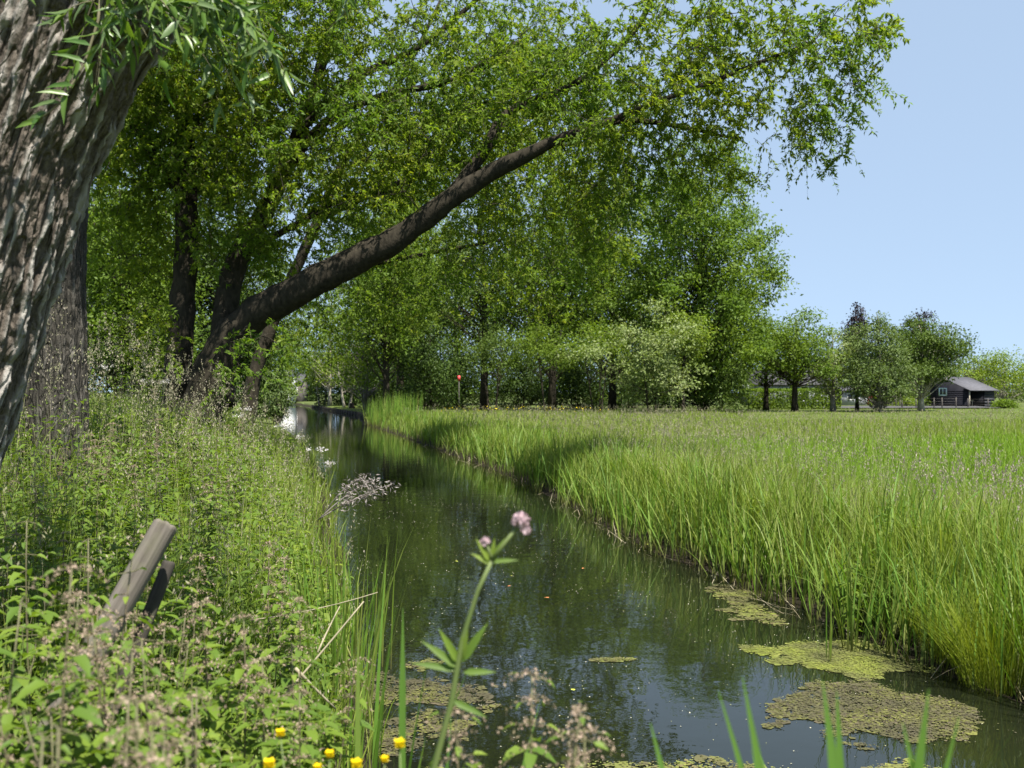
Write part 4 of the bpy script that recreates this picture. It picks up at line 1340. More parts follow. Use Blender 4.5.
LAB_N = 'blurred flowering nettle with pinkish brown tassels in the near patch round the post'
GR_N = 'flowering nettles in the near patch'
for px, py, d in [(112, 612, 2.7), (134, 616, 2.8), (96, 618, 2.6), (70, 622, 2.35), (98, 632, 2.5), (118, 640, 2.6), (140, 628, 2.75), (84, 600, 2.6), (50, 690, 1.9), (125, 700, 2.0), (70, 750, 1.4), (180, 755, 1.6), (35, 575, 1.9), (62, 640, 1.6), (20, 660, 1.5), (92, 560, 2.3), (108, 600, 2.2), (8, 610, 2.0), (135, 655, 2.0), (150, 690, 1.8), (190, 640, 2.1), (172, 668, 2.0), (210, 590, 2.9), (222, 610, 2.7), (285, 585, 3.4),
                  (280, 640, 2.9), (60, 705, 1.5), (105, 720, 1.5), (30, 730, 1.35), (150, 735, 1.5), (190, 715, 1.8), (232, 700, 2.0), (215, 745, 1.6), (270, 690, 2.4),
                  (75, 540, 2.8), (45, 520, 3.2), (5, 545, 2.6), (120, 535, 3.6), (240, 655, 2.6), (305, 660, 2.9), (200, 560, 3.6), (25, 480, 4.2), (260, 560, 4.2), (290, 545, 4.4)]:
    p = at(px, py, d)
    h = min(p[2] - gz(p[0], p[1]) + 0.02, 1.6)
    if RNG.random() < 0.6:
        nettle(p[0], p[1], h, LAB_N, GR_N, int(RNG.integers(0, 5)))
    else:
        nettle(p[0], p[1], h, 'leafy nettle without tassels in the near patch round the post', 'leafy nettles in the near patch', int(RNG.integers(5, 8)))
LAB_D = 'nettle in the tall stand on the left bank beyond the post'
x, y = scatter(4.2, 12.5, lambda y: 5.5, lambda y: -0.52 * y, lambda y: edge_l(y) - 0.9)
for a, c in list(zip(x, y))[:110]:
    nettle(a, c, RNG.uniform(0.9, 1.25) * (0.85 + 0.03 * c), LAB_D, 'nettles on the left bank', int(RNG.choice([0, 2, 5, 6, 7])))
for px, py, d in [(486, 655, 2.0), (512, 690, 1.75), (455, 700, 1.9), (535, 700, 1.9)]:
    p = at(px, py, d)
    nettle(p[0], p[1], p[2] - gz(p[0], p[1]), 'dusky blurred nettle standing against the water right of the pink flower stalk', 'nettles in front of the water')
# ------------------------------------------------------------------ irises and other single plants
def iris(name, label, cat, x, y, n, h, w, group=None, z=None, spread=0.10, lean=0.22, mat='reed', dark=False, bend=0.5):
    z = (max(gz(x, y), WATER_Z - 0.12) - 0.02) if z is None else z
    a = RNG.uniform(0, 2 * PI, n)
    r = spread * np.sqrt(RNG.random(n))
    P = np.stack([r * np.cos(a), r * np.sin(a), np.zeros(n)], -1)
    b = MB()
    b.blades(P, h * RNG.uniform(0.6, 1.08, n), w * RNG.uniform(0.7, 1.2, n), a + RNG.normal(0, 0.5, n), RNG.uniform(0.0, lean, n), RNG.uniform(0, bend, n), 6)
    o = b.build(name, M[mat], att='along')
    o.location = (x, y, z)
    return tag(o, label, cat, group)

def iris_px(label, px, py, d, n, h, w, **k):
    x = (px - 512) / FPX * d
    return iris('iris_plant', label, 'iris', x, d, n, h, w, **k)

M['iris_leaf'] = leaf_mat('iris_leaf', [(0.055, 0.12, 0.022), (0.075, 0.15, 0.025), (0.09, 0.17, 0.028)], None, 1, 0.32, rough=0.4, spec=0.4, at_tip=(0.10, 0.12, 0.04))
# right margin
iris_px('iris clump with reddish base standing in the algae at the right margin', 852, 640, 8.45, 18, 1.15, 0.016, spread=0.10, z=-0.55)
iris_px('small iris tuft rising from the green algae mat', 826, 660, 8.15, 6, 0.62, 0.012, spread=0.07, z=-0.55)
iris_px('slim iris fan leaning out over the water left of the algae', 756, 600, 10.4, 9, 0.75, 0.014, spread=0.12, lean=0.5, z=-0.52)
iris_px('dark upright iris clump behind the yellow sedge on the right bank', 932, 640, 7.9, 22, 1.15, 0.016, spread=0.22, mat='iris_leaf')
iris_px('bright iris clump at the right water edge in mid view', 700, 545, 13.6, 26, 1.1, 0.018, spread=0.25)
iris_px('iris clump where the right bank juts out into the water', 532, 480, 23.2, 30, 1.15, 0.024, spread=0.4)
# left margin
iris_px('tall iris clump at the left water edge beside the dead stalks', 338, 640, 4.3, 26, 1.15, 0.017, spread=0.2, mat='reed')
iris_px('broad dark iris blades right of the yellow buttercups', 352, 740, 2.35, 12, 1.27, 0.032, spread=0.10, lean=0.16, mat='reed', bend=0.4)
iris_px('low iris blades at the foot of the pink flower stalk', 425, 740, 2.1, 6, 1.10, 0.026, spread=0.08, lean=0.2, mat='iris_leaf', bend=0.3)
iris_px('yellow green reed clump at the left edge below the white flowers', 352, 520, 7.9, 40, 1.25, 0.016, spread=0.35)
iris_px('reed clump on the left margin above the dead stalks', 322, 560, 6.2, 40, 1.25, 0.015, spread=0.35)
# blurred blades close to the lens at the bottom right
for px, py, d, az, w, ln, lab in [
        (650, 722, 1.5, 2.2, 0.014, 0.6, 'lone blurred blade at the bottom edge in the middle of the water'),
        (718, 690, 1.5, 2.6, 0.009, 0.5, 'thin blurred blade leaning left before the sky reflection'),
        (742, 676, 1.45, 2.3, 0.012, 0.4, 'blurred blade curving left in front of the algae'),
        (822, 680, 1.4, 2.0, 0.017, 0.4, 'broad blurred blade before the lower algae mat'),
        (836, 690, 1.5, 1.7, 0.014, 0.3, 'blurred upright blade beside the broad one at the bottom'),
        (403, 608, 2.2, 1.5, 0.009, 0.05, 'single upright blurred blade rising in front of the water by the pink stalk'),
        (902, 722, 1.35, 2.4, 0.016, 0.4, 'blurred blade leaning left just before the widest one'), (958, 716, 1.4, 0.6, 0.014, 0.5, 'blurred blade bending right beyond the widest one'),
        (928, 688, 1.35, 0.7, 0.020, 0.3, 'widest blurred blade at the bottom right leaning right')]:
    p = at(px, py, d)
    z0 = gz(p[0], p[1]) - 0.02
    b = MB()
    h = p[2] - z0
    dirv = np.array([math.cos(az), math.sin(az) * 0.3, 0])
    t = np.linspace(0, 1, 10) ** 0.6
    off = (t ** 2 * ln * 0.45)
    c = np.array([p[0], p[1], z0]) + np.stack([dirv[0] * (off - off[-1]), dirv[1] * (off - off[-1]), t * h], -1)
    side = np.array([0.9, 0.3, 0])
    wv = 1.6 * w * np.minimum(1, (1 - t) * 7) * 0.5 + 0.0008
    V = np.stack([c - side * wv[:, None], c + np.array([0, 0.25, 0]) * wv[:, None], c + side * wv[:, None]], 1).reshape(-1, 3)
    i = np.arange(9)[:, None] * 3
    b.add(V, np.vstack([i + np.array([[0, 1, 4, 3]]), i + np.array([[1, 2, 5, 4]])]), att=np.repeat(t, 3))
    o = b.build('iris_shoot', M['iris_leaf'], origin=(p[0], p[1], z0), att='along')
    tag(o, lab, 'blade')
iris('iris_plant', 'blurred low iris leaves at the bottom edge below the algae', 'iris', 0.72, 1.75, 9, 1.05, 0.016, spread=0.10, lean=0.35, mat='iris_leaf')

# single reed and iris clumps that stand out along the right bank
for px, d, n, h, w, lab in [(612, 16.6, 22, 1.0, 0.022, 'iris clump on the right bank just beyond the shade edge'), (652, 13.9, 16, 0.9, 0.02, 'iris clump on the right bank above the yellow floating leaf'),
                            (735, 11.3, 20, 0.95, 0.022, 'broad leaved iris clump left of the slim fan over the water'), (795, 10.2, 24, 1.1, 0.021, 'tall iris clump behind the slim fan on the right bank'),
                            (880, 9.2, 18, 1.05, 0.02, 'iris clump at the back of the algae on the right bank'), (1010, 8.8, 16, 0.95, 0.018, 'iris clump behind the rounded yellow sedge tuft'), (572, 19.6, 26, 1.0, 0.024, 'iris clump in the shade edge of the right bank')]:
    x = max((px - 512) / FPX * d, float(edge_r(d)) + 0.12)
    iris('iris_plant', lab, 'iris', x, d, n, h, w, spread=0.2, lean=0.35, bend=0.9)

# yellow sedge tufts
for px, d, n, h, lab in [(1000, 7.4, 900, 0.85, 'rounded tuft of fine yellow sedge at the lower right bank'), (905, 9.6, 350, 0.6, 'small yellow sedge tuft behind the iris in the algae'),
                         (960, 7.9, 450, 0.62, 'yellow sedge tuft spilling over the right bank edge'), (775, 12.0, 300, 0.7, 'yellow tinged sedge tuft among the right bank reeds')]:
    x = (px - 512) / FPX * d
    iris('sedge_tuft', lab, 'sedge', x, d, n, h, 0.004, spread=0.28, lean=0.55, mat='sedge', bend=1.6)

# broad leaved weed in the meadow
for px, py, d, lab in [(815, 452, 13.0, 'broad leaved weed standing above the meadow seed heads'), (870, 545, 9.0, 'leafy herb in the right bank grass above the iris'), (735, 470, 15, 'leafy dock plant in the meadow beside the reeds'), (906, 500, 9.5, 'leafy herb among the pale seed heads right of the iris'), (770, 492, 12, 'dock plant with broad leaves between the tall iris clump and the meadow'), (655, 455, 19, 'leafy weed near the shade edge in the meadow'), (985, 470, 12.5, 'leafy weed at the front of the bright green strip')]:
    p = at(px, py, d)
    z0 = gz(p[0], p[1])
    root = thing('meadow_weed', lab, 'weed', (p[0], p[1], z0))
    st, lf = MB(), MB()
    m = 7
    Pm = np.stack([RNG.normal(0, 0.16, m), RNG.normal(0, 0.16, m), np.zeros(m)], -1)
    herb_stems(lf, Pm, (p[2] - z0) * RNG.uniform(0.7, 1.05, m), 9, 0.13, 0.5, stem=st)
    st.build('stem', M['stem'], root)
    lf.build('foliage', M['herb'], root)

# white valerian on the left bank
def flower_plant(name, label, cat, top, spread, petal, n, group=None, stemr=0.004, leaves=5):
    top = np.asarray(top, float)
    z0 = gz(top[0], top[1])
    base = np.array([top[0] + RNG.normal(0, 0.03), top[1], z0])
    root = thing(name, label, cat, base, group=group)
    st, fl, lf = MB(), MB(), MB()
    st.tube(grow_branch(base, top, 6, 0, 0.02), np.linspace(stemr, stemr * 0.5, 6), 6)
    for k in range(leaves):
        f = 0.2 + 0.65 * k / max(leaves - 1, 1)
        c = base + (top - base) * f
        for o in (0, PI):
            az = k * 1.6 + o
            d = np.array([[math.cos(az), math.sin(az), 0.35]])
            lf.ovate(c[None], d, np.array([[0, 0, 1.0]]), np.array([0.12]), np.array([0.03]), 0.4, 0.1)
    for k in range(7):
        q = top + RNG.normal(0, 1, 3) * spread * np.array([1, 1, 0.35])
        st.tube(grow_branch(base + (top - base) * 0.9, q, 4, 0, 0.05), [stemr * 0.5] * 4, 4)
        c = q + RNG.normal(0, 1, (n, 3)) * spread * 0.42 * np.array([1, 1, 0.6])
        fl.leaves(c, rand_dir(n), rand_dir(n) + np.array([0, 0, 1.0]), spread * 0.45, spread * 0.4, 0.1)
    st.build('stem', M['stem'], root)
    lf.build('foliage', M['herb'], root)
    fl.build('blossom', M[petal], root)
    return root

for px, py, d, sp, lab in [
        (62, 362, 9.0, 0.05, 'white valerian head nearest the grey pollard trunk'), (103, 364, 9.2, 0.05, 'white flower head just right of the grey pollard trunk'),
        (144, 385, 9.5, 0.04, 'white flower against the dark hawthorn shade'), (166, 383, 8.8, 0.06, 'drooping cream flower head below the dark trunks'),
        (247, 430, 9.0, 0.045, 'white flower head nearest the left end of the ditch view'), (240, 443, 8.6, 0.045, 'white flower low beside the ditch, left of the white pair'),
        (283, 448, 8.8, 0.065, 'largest white flower head above the water edge'), (296, 456, 8.8, 0.035, 'small white flower right below the largest white head'), (322, 461, 8.6, 0.06, 'bright white flower head out over the water'),
        (331, 483, 8.2, 0.045, 'white flower head above the feathery dead stalk'), (329, 491, 8.2, 0.03, 'small white flower level with the feathery dead stalk')]:
    flower_plant('valerian', lab, 'flower', at(px, py, d), sp, 'white_petal', 12)

# the pink one close to the camera
top = at(521, 521, 1.75)
z0 = gz(at(428, 800, 1.75)[0], 1.75)
pts = [np.array([at(405, 800, 1.75)[0], 1.75, z0])] + [at(a, c, 1.75) for a, c in [(428, 790), (452, 700), (462, 640), (478, 590), (492, 560)]]
root = thing('valerian', 'pink valerian on a tall blurred green stalk in front of the water', 'flower', pts[0])
st, lf, fl = MB(), MB(), MB()
cv = np.array(pts)
st.tube(cv, [0.0062, 0.006, 0.0054, 0.0045, 0.004, 0.0036], 8)
st.tube(np.array([at(492, 560, 1.75), at(503, 545, 1.75), at(518, 526, 1.75)]), [0.005, 0.004, 0.003], 6)
st.tube(np.array([at(492, 560, 1.75), at(490, 552, 1.75), at(486, 544, 1.75)]), [0.004, 0.003, 0.002], 6)
for (px, py, r, n) in [(521, 520, 0.0125, 150), (526, 530, 0.006, 50), (485, 541, 0.005, 50)]:
    c0 = at(px, py, 1.75)
    q = rand_dir(n)
    c = c0 + q * np.array([1, 1, 0.75]) * r
    fl.leaves(c, rand_dir(n) + q * 0.5, q + rand_dir(n) * 0.3, 0.007, 0.006, 0.15)
    fl.tube(np.array([c0 - [0, 0, r * 0.7], c0, c0 + [0, 0, r * 0.6]]), [r * 0.5, r * 0.92, r * 0.5], 8)
def lfs(rows):
    for px, py, dx, dy, L, W in rows:
        p = at(px, py, 1.75)
        lf.ovate(p[None], np.array([[dx, -0.25, dy]]), np.array([[0, -1.0, 0.6]]), np.array([L]), np.array([W]), 0.25, 0.12)
lfs([(490, 562, -0.5, 1, 0.05, 0.011), (492, 560, 0.5, 1, 0.045, 0.010), (491, 562, 0.95, 0.2, 0.05, 0.010), (490, 564, -0.95, 0.7, 0.04, 0.009), (492, 560, 0.1, 1, 0.04, 0.010),
     (460, 668, -0.9, 0.8, 0.085, 0.017), (462, 662, 0.55, 1, 0.085, 0.018), (458, 670, -1, 0.3, 0.085, 0.015), (460, 664, -0.5, 1, 0.075, 0.016), (463, 672, 1, 0.15, 0.06, 0.014), (461, 660, 0.15, 1, 0.07, 0.016), (452, 700, 0.9, -0.3, 0.07, 0.014)])
st.build('stem', M['stem'], root, pts[0], smooth=True)
lf.build('foliage', M['nettle_leaf'], root, pts[0])
fl.build('blossom', M['pink_petal'], root, pts[0])

# buttercups
for px, py, d, r, lab in [(281, 733, 1.9, 0.012, 'buttercup standing highest, left of the iris blades'), (270, 764, 1.75, 0.014, 'leftmost buttercup at the bottom edge'), (330, 754, 1.85, 0.0115, 'buttercup just left of the broad iris blades'),
                          (357, 764, 1.75, 0.0135, 'buttercup at the foot of the broad iris blades'), (385, 759, 1.8, 0.010, 'small buttercup under the brightest one'), (400, 744, 1.75, 0.0135, 'brightest round buttercup right of the iris blades'),
                          (318, 767, 1.8, 0.010, 'buttercup cut by the bottom edge, left of the iris blades')]:
    c = at(px, py, d)
    z0 = gz(c[0], c[1])
    base = np.array([c[0] + RNG.normal(0, 0.03), c[1] + 0.02, z0])
    root = thing('buttercup', lab, 'flower', base)
    st, fl, ct = MB(), MB(), MB()
    st.tube(grow_branch(base, c - [0, 0, r * 0.4], 6, 0, 0.03), [0.0015] * 6, 5)
    k = np.arange(5) * 2 * PI / 5 + RNG.uniform(0, 1)
    D = np.stack([np.cos(k), np.sin(k), np.full(5, 0.75)], -1)
    fl.ovate(np.tile(c - [0, 0, r * 0.5], (5, 1)), D, np.array([0, 0, 1.0]) - D * 0.4, r * 1.45, r * 1.5, -0.35, 0.12)
    k = k + PI / 5
    D = np.stack([np.cos(k), np.sin(k), np.full(5, 1.1)], -1)
    fl.ovate(np.tile(c - [0, 0, r * 0.5], (5, 1)), D, np.array([0, 0, 1.0]) - D * 0.4, r * 1.25, r * 1.4, -0.35, 0.12)
    ct.tube(np.array([c - [0, 0, r * 0.4], c, c + [0, 0, r * 0.25]]), [r * 0.3, r * 0.35, r * 0.15], 8)
    st.build('stem', M['stem'], root, base)
    fl.build('petals', M['yellow_petal'], root, base)
    ct.build('flower_centre', M['sedge'], root, base)

# leaning wooden post with a shorter one propped behind it
def wood_mat(name, c1, c2):
    m, nt, p, out = new_mat(name)
    tc = nt.nodes.new('ShaderNodeTexCoord')
    mp = nt.nodes.new('ShaderNodeMapping')
    mp.inputs['Scale'].default_value = (28, 28, 1.6)
    nt.links.new(tc.outputs['Object'], mp.inputs['Vector'])
    f = noise_node(nt, 1.0, 6, 0.65, mp.outputs[0])
    f2 = noise_node(nt, 9.0, 3, 0.6)
    c = ramp(nt, f, [(0.3, c1), (0.68, c2)])
    c = mixcol(nt, c, (0.17, 0.17, 0.10), ramp(nt, f2, [(0.5, (0, 0, 0)), (0.75, (0.55,) * 3)]))
    nt.links.new(c, p.inputs['Base Color'])
    p.inputs['Roughness'].default_value = 0.9
    p.inputs['Specular IOR Level'].default_value = 0.15
    b = nt.nodes.new('ShaderNodeBump')
    b.inputs['Strength'].default_value = 0.8
    b.inputs['Distance'].default_value = 0.006
    nt.links.new(f, b.inputs['Height'])
    nt.links.new(b.outputs[0], p.inputs['Normal'])
    return m
M['weathered'] = wood_mat('weathered_wood', (0.05, 0.042, 0.034), (0.20, 0.175, 0.148))
M['old_wood'] = wood_mat('old_wood', (0.02, 0.018, 0.015), (0.06, 0.053, 0.044))

def post_obj(name, label, p_top, p_dir_px, r, mat, depth, slope):
    top = at(*p_top, depth)
    low = at(*p_dir_px, depth - 0.05)
    ax_ = unit(top - low)
    # run down to the ground
    L = (top[2] - (gz(low[0], low[1]) - 0.15)) / ax_[2]
    b = MB()
    zs = np.concatenate([np.linspace(0, L - 0.012, 40), [L - 0.003, L]])
    rr = np.full(len(zs), r); rr[-2] *= 0.97; rr[-1] *= 0.88
    pts = np.stack([zs * 0, zs * 0, zs], -1)
    seg = 28
    b.tube(pts, rr, seg)
    V = b.v[-1]
    n = len(zs)
    th = np.arctan2(V[:, 1], V[:, 0])
    g = fbm(np.stack([np.cos(th) * 5, np.sin(th) * 5, V[:, 2] * 0.9], -1), 4, 8) - 0.5
    f = 1 + g * 0.42
    V[:, 0] *= f; V[:, 1] *= f
    k = V[:, 2] > L - 0.02
    V[k, 2] += V[k, 0] * slope + (fbm(V[k] * np.array([60, 60, 0]), 2, 3) - 0.5) * 0.014
    o = b.build(name, M[mat], smooth=True)
    o.location = tuple(top - ax_ * L)
    o.rotation_euler = Vector(ax_).to_track_quat('Z', 'Y').to_euler()
    return tag(o, label, 'post')
post_obj('wooden_post', 'weathered grey wooden post leaning right among the nettles', (166, 524), (104, 636), 0.037, 'weathered', 3.1, -0.3)
post_obj('wooden_post', 'darker wooden stake propped behind the leaning grey post', (170, 562), (140, 640), 0.020, 'old_wood', 3.22, 0.0)

# feathery dead stalk over the water
pb = at(318, 520, 10.0)
root = thing('dead_stalk', 'grey feathery dead stalk drooping over the water from the left bank', 'dead stalk', (pb[0], pb[1], pb[2]))
st, fl = MB(), MB()
for a in [((318, 520), (352, 497), (392, 484)), ((318, 520), (350, 489), (372, 481)), ((318, 520), (345, 500), (378, 492)), ((322, 518), (340, 486), (362, 478))]:
    c = [at(*q, 10.0 + RNG.normal(0, 0.08)) for q in a]
    t = np.linspace(0, 1, 8)[:, None]
    cv = (1 - t) ** 2 * c[0] + 2 * t * (1 - t) * c[1] + t ** 2 * c[2]
    st.tube(cv, np.linspace(0.006, 0.003, 8), 5)
    q = cv[3:][RNG.integers(0, 5, 120)] + RNG.normal(0, 0.035, (120, 3))
    fl.leaves(q, rand_dir(120) + np.array([0.6, 0, -0.3]), rand_dir(120), 0.05, 0.01, 0.1)
M['dead_grey'] = leaf_mat('dead_grey', [(0.24, 0.21, 0.19), (0.32, 0.29, 0.26), (0.18, 0.15, 0.13)], None, 1, 0.2, (1, 1, 1))
st.build('stem', M['dead_grey'], root, pb)
fl.build('plume', M['dead_grey'], root, pb)
# dead stalks by the left margin
for (a, c, d, r, lab) in [((276, 705), (364, 601), 4.3, 0.006, 'straw coloured dead stalk slanting up to the right at the left water edge'), ((318, 652), (340, 606), 4.5, 0.005, 'short pale dead stalk crossing the long slanting one'),
                          ((296, 668), (336, 708), 4.1, 0.008, 'flat dead reed leaf sloping down below the slanting stalk'), ((250, 620), (378, 592), 5.2, 0.004, 'thin grey twig lying across the left margin reeds'), ((300, 672), (304, 718), 4.1, 0.006, 'pale dead reed hanging straight down under the slanting stalk')]:
    p, q = at(*a, d), at(*c, d + 0.15)
    b = MB()
    b.tube(grow_branch(p, q, 7, 0.03, 0.02), np.linspace(r, r * 0.5, 7), 6)
    o = b.build('dead_stalk', M['straw'], origin=p)
    tag(o, lab, 'dead stalk')

# ------------------------------------------------------------------ things on the water
M['algae'] = leaf_mat('algae', [(0.15, 0.17, 0.03), (0.11, 0.13, 0.03), (0.18, 0.19, 0.045), (0.08, 0.085, 0.03), (0.13, 0.11, 0.05)], (0.075, 0.068, 0.035), 2.2, 0.0, rough=0.7)
def flakes(b, x, y, r, z):
    n = len(x)
    th = np.linspace(0, 2 * PI, 6, endpoint=False)
    rr = r[:, None] * RNG.uniform(0.6, 1.2, (n, 6))
    V = np.stack([x[:, None] + rr * np.cos(th), y[:, None] + rr * np.sin(th) * 0.9, np.repeat(z[:, None], 6, 1) + RNG.normal(0, 0.0012, (n, 6))], -1)
    i = np.arange(n)[:, None] * 6
    b.add(V.reshape(-1, 3), np.vstack([i + np.array([[0, 1, 2, 3]]), i + np.array([[0, 3, 4, 5]])]))
M['algae_bright'] = leaf_mat('algae_bright', [(0.155, 0.18, 0.03), (0.125, 0.15, 0.03), (0.185, 0.195, 0.042), (0.095, 0.105, 0.03)], (0.085, 0.085, 0.035), 2.6, 0.0, rough=0.7)
M['algae_brown'] = leaf_mat('algae_brown', [(0.10, 0.105, 0.028), (0.075, 0.07, 0.03), (0.14, 0.145, 0.035), (0.06, 0.055, 0.03), (0.09, 0.075, 0.045)], (0.055, 0.05, 0.03), 2.2, 0.0, rough=0.7)
def mat_of(label, cx, cy, rx, ry, n, seed, thr=0.42, rmin=0.008, rmax=0.035, mat='algae'):
    x = RNG.uniform(-1.25, 1.25, n); y = RNG.uniform(-1.25, 1.25, n)
    q = x * x + y * y
    X, Y = cx + x * rx, cy + y * ry
    f = fbm(np.stack([X * 2.6, Y * 2.6, X * 0], -1), 4, seed)
    k = (f - thr + RNG.normal(0, 0.035, n)) * 2.2 > (q - 0.75) * 0.8
    k &= shore(X, Y)[0] < 0.10
    X, Y = X[k], Y[k]
    b = MB()
    flakes(b, X, Y, RNG.uniform(rmin, rmax, len(X)) * RNG.uniform(0.5, 1, len(X)), WATER_Z + 0.004 + RNG.random(len(X)) * 0.010)
    # the matted layer under the loose flakes
    kk = RNG.random(len(X)) < 0.11
    flakes(b, X[kk], Y[kk], RNG.uniform(0.015, 0.05, int(kk.sum())), np.full(int(kk.sum()), WATER_Z + 0.0035))
    o = b.build('algae_mat', M[mat])
    return tag(o, label, 'algae', kind='stuff')
mat_of('yellow green algae mat round the iris at the right margin', 2.78, 8.3, 0.66, 0.62, 30000, 3, 0.45, 0.003, 0.014, 'algae_bright')
mat_of('brownish green algae mat at the lower right of the ditch', 2.5, 6.8, 0.75, 0.75, 24000, 4, 0.56, 0.003, 0.015, 'algae_brown')
mat_of('algae mat among the plants at the left margin near the pink stalk', -0.65, 7.0, 0.55, 1.0, 15000, 5, 0.53, 0.003, 0.015, 'algae_brown')
mat_of('thin scum of algae along the near shore', 1.1, 5.55, 2.0, 0.4, 14000, 6, 0.53, 0.004, 0.016)
mat_of('algae strip along the foot of the right bank reeds', 2.45, 10.2, 0.35, 1.3, 9000, 7, 0.52, 0.004, 0.016)
mat_of('small raft of algae drifting in the open water', 0.82, 8.15, 0.2, 0.06, 700, 8, 0.46, 0.004, 0.015)
n = 2400
y = RNG.uniform(5.6, 24, n); u = RNG.random(n)
x = edge_l(y) * (1 - u) + edge_r(y) * u
k = fbm(np.stack([x * 0.9, y * 0.9, x * 0], -1), 3, 90) > 0.44
x, y = x[k], y[k]
b = MB()
flakes(b, x, y, RNG.uniform(0.002, 0.007, len(x)) * (0.7 + 0.04 * y), np.full(len(x), WATER_Z + 0.004))
m_speck = leaf_mat('speck', [(0.35, 0.33, 0.24), (0.20, 0.20, 0.08), (0.45, 0.42, 0.33)], None, 1, 0.0)
o = b.build('floating_specks', m_speck)
tag(o, 'pale specks and petals drifting on the dark water', 'specks', kind='stuff')
M['fallen_orange'] = plain_mat('fallen_orange', (0.42, 0.14, 0.05), (0.50, 0.22, 0.08), 20, 0.6)
M['fallen_yellow'] = plain_mat('fallen_yellow', (0.36, 0.36, 0.05), (0.28, 0.32, 0.05), 20, 0.6)
for px, py, s, mt, lab in [(549, 599, 0.05, 'fallen_orange', 'orange fallen leaf floating left of mid ditch'), (511, 587, 0.04, 'fallen_orange', 'small orange leaf floating behind the pink flower stalk'), (584, 569, 0.045, 'fallen_orange', 'pale orange leaf floating nearest the right bank reeds'),
                       (574, 692, 0.045, 'fallen_yellow', 'yellow green leaf floating below the small algae raft'), (646, 545, 0.07, 'fallen_yellow', 'yellow leaf floating close under the right bank'), (512, 577, 0.03, 'fallen_yellow', 'tiny yellow leaf floating just above the small orange one'),
                       (455, 562, 0.05, 'fallen_yellow', 'pale leaf floating in the dark reflection left of the stalk')]:
    d = (CAM_Z - WATER_Z) / ((py - HOR) / FPX)
    p = at(px, py, d)
    b = MB()
    a = RNG.uniform(0, 6)
    D = np.array([[math.cos(a), math.sin(a), 0.05]])
    b.ovate(np.array([[0, 0, 0.012]]), D, np.array([[0, 0, 1.0]]), np.array([s * 1.2]), np.array([s * 0.8]), 0.08, 0.08)
    o = b.build('floating_leaf', M[mt])
    o.location = (p[0], p[1], WATER_Z + 0.004)
    tag(o, lab, 'leaf')
# ------------------------------------------------------------------ hedge, shed, houses, fences
def hedge(label, a, c, w, h):
    a, c = np.asarray(a, float), np.asarray(c, float)
    root = thing('clipped_hedge', label, 'hedge', (a[0], a[1], gz(a[0], a[1])))
    L = np.linalg.norm(c - a)
    rz = math.atan2(c[1] - a[1], c[0] - a[0])
    root.rotation_euler = (0, 0, rz)
    b = MB()
    n = 9000
    P = np.stack([RNG.uniform(0, L, n), RNG.uniform(-w / 2, w / 2, n), RNG.uniform(0, h, n)], -1)
    f = RNG.integers(0, 4, n)
    P[f == 0, 2] = h + RNG.normal(0, 0.05, (f == 0).sum())
    P[(f == 1) | (f == 3), 1] = -w / 2 + RNG.normal(0, 0.05, ((f == 1) | (f == 3)).sum())
    P[f == 2, 1] = w / 2 + RNG.normal(0, 0.05, (f == 2).sum())
    e = RNG.random(n) < 0.05
    P[e, 0] = np.where(RNG.random(e.sum()) < 0.5, 0, L)
    b.leaves(P, rand_dir(n), rand_dir(n) + np.array([0, -0.4, 0.8]), 0.17, 0.11)
    tb = MB()
    for k in range(26):
        x0 = L * (k + 0.5) / 26
        tb.tube(np.array([[x0, 0, -0.1], [x0 + 0.05, 0.04, h * 0.5], [x0, 0, h * 0.9]]), [0.05, 0.04, 0.02], 6)
    tb.build('trunk', M['bark_dark'], root)
    b.build('foliage', M['leaf_fresh'], root)
    return root
pa, pc = ground_pt(747, 93), ground_pt(838, 93)
hedge('long clipped green hedge behind the orchard trees', pa[:2], pc[:2], 1.3, 1.8 - pa[2])

M['black_boards'] = plain_mat('black_boards', (0.012, 0.012, 0.016), (0.020, 0.020, 0.026), 1.5, 0.85, 0.0, None, 0.1)
M['slate'] = plain_mat('slate', (0.065, 0.065, 0.076), (0.10, 0.098, 0.108), 3, 0.8, 0.3, (1, 1, 1))
M['white_paint'] = plain_mat('white_paint', (0.50, 0.50, 0.49), (0.60, 0.60, 0.585), 2, 0.6)
M['pale_teal'] = plain_mat('pale_teal', (0.42, 0.55, 0.55), (0.50, 0.62, 0.62), 4, 0.5)
M['dark_glass'] = plain_mat('dark_glass', (0.02, 0.025, 0.03), (0.03, 0.035, 0.04), 1, 0.08, spec=0.6)
M['grey_wall'] = plain_mat('grey_wall', (0.26, 0.27, 0.29), (0.34, 0.35, 0.37), 2, 0.8)
M['dark_roof'] = plain_mat('dark_roof', (0.04, 0.04, 0.043), (0.07, 0.068, 0.07), 4, 0.8, 0.3)
M['red_paint'] = plain_mat('red_paint', (0.50, 0.04, 0.045), (0.58, 0.06, 0.06), 3, 0.5)
M['post_wood'] = plain_mat('post_wood', (0.06, 0.05, 0.045), (0.11, 0.10, 0.09), 6, 0.9)
M['pale_wood'] = plain_mat('pale_wood', (0.34, 0.30, 0.22), (0.42, 0.38, 0.30), 6, 0.9)

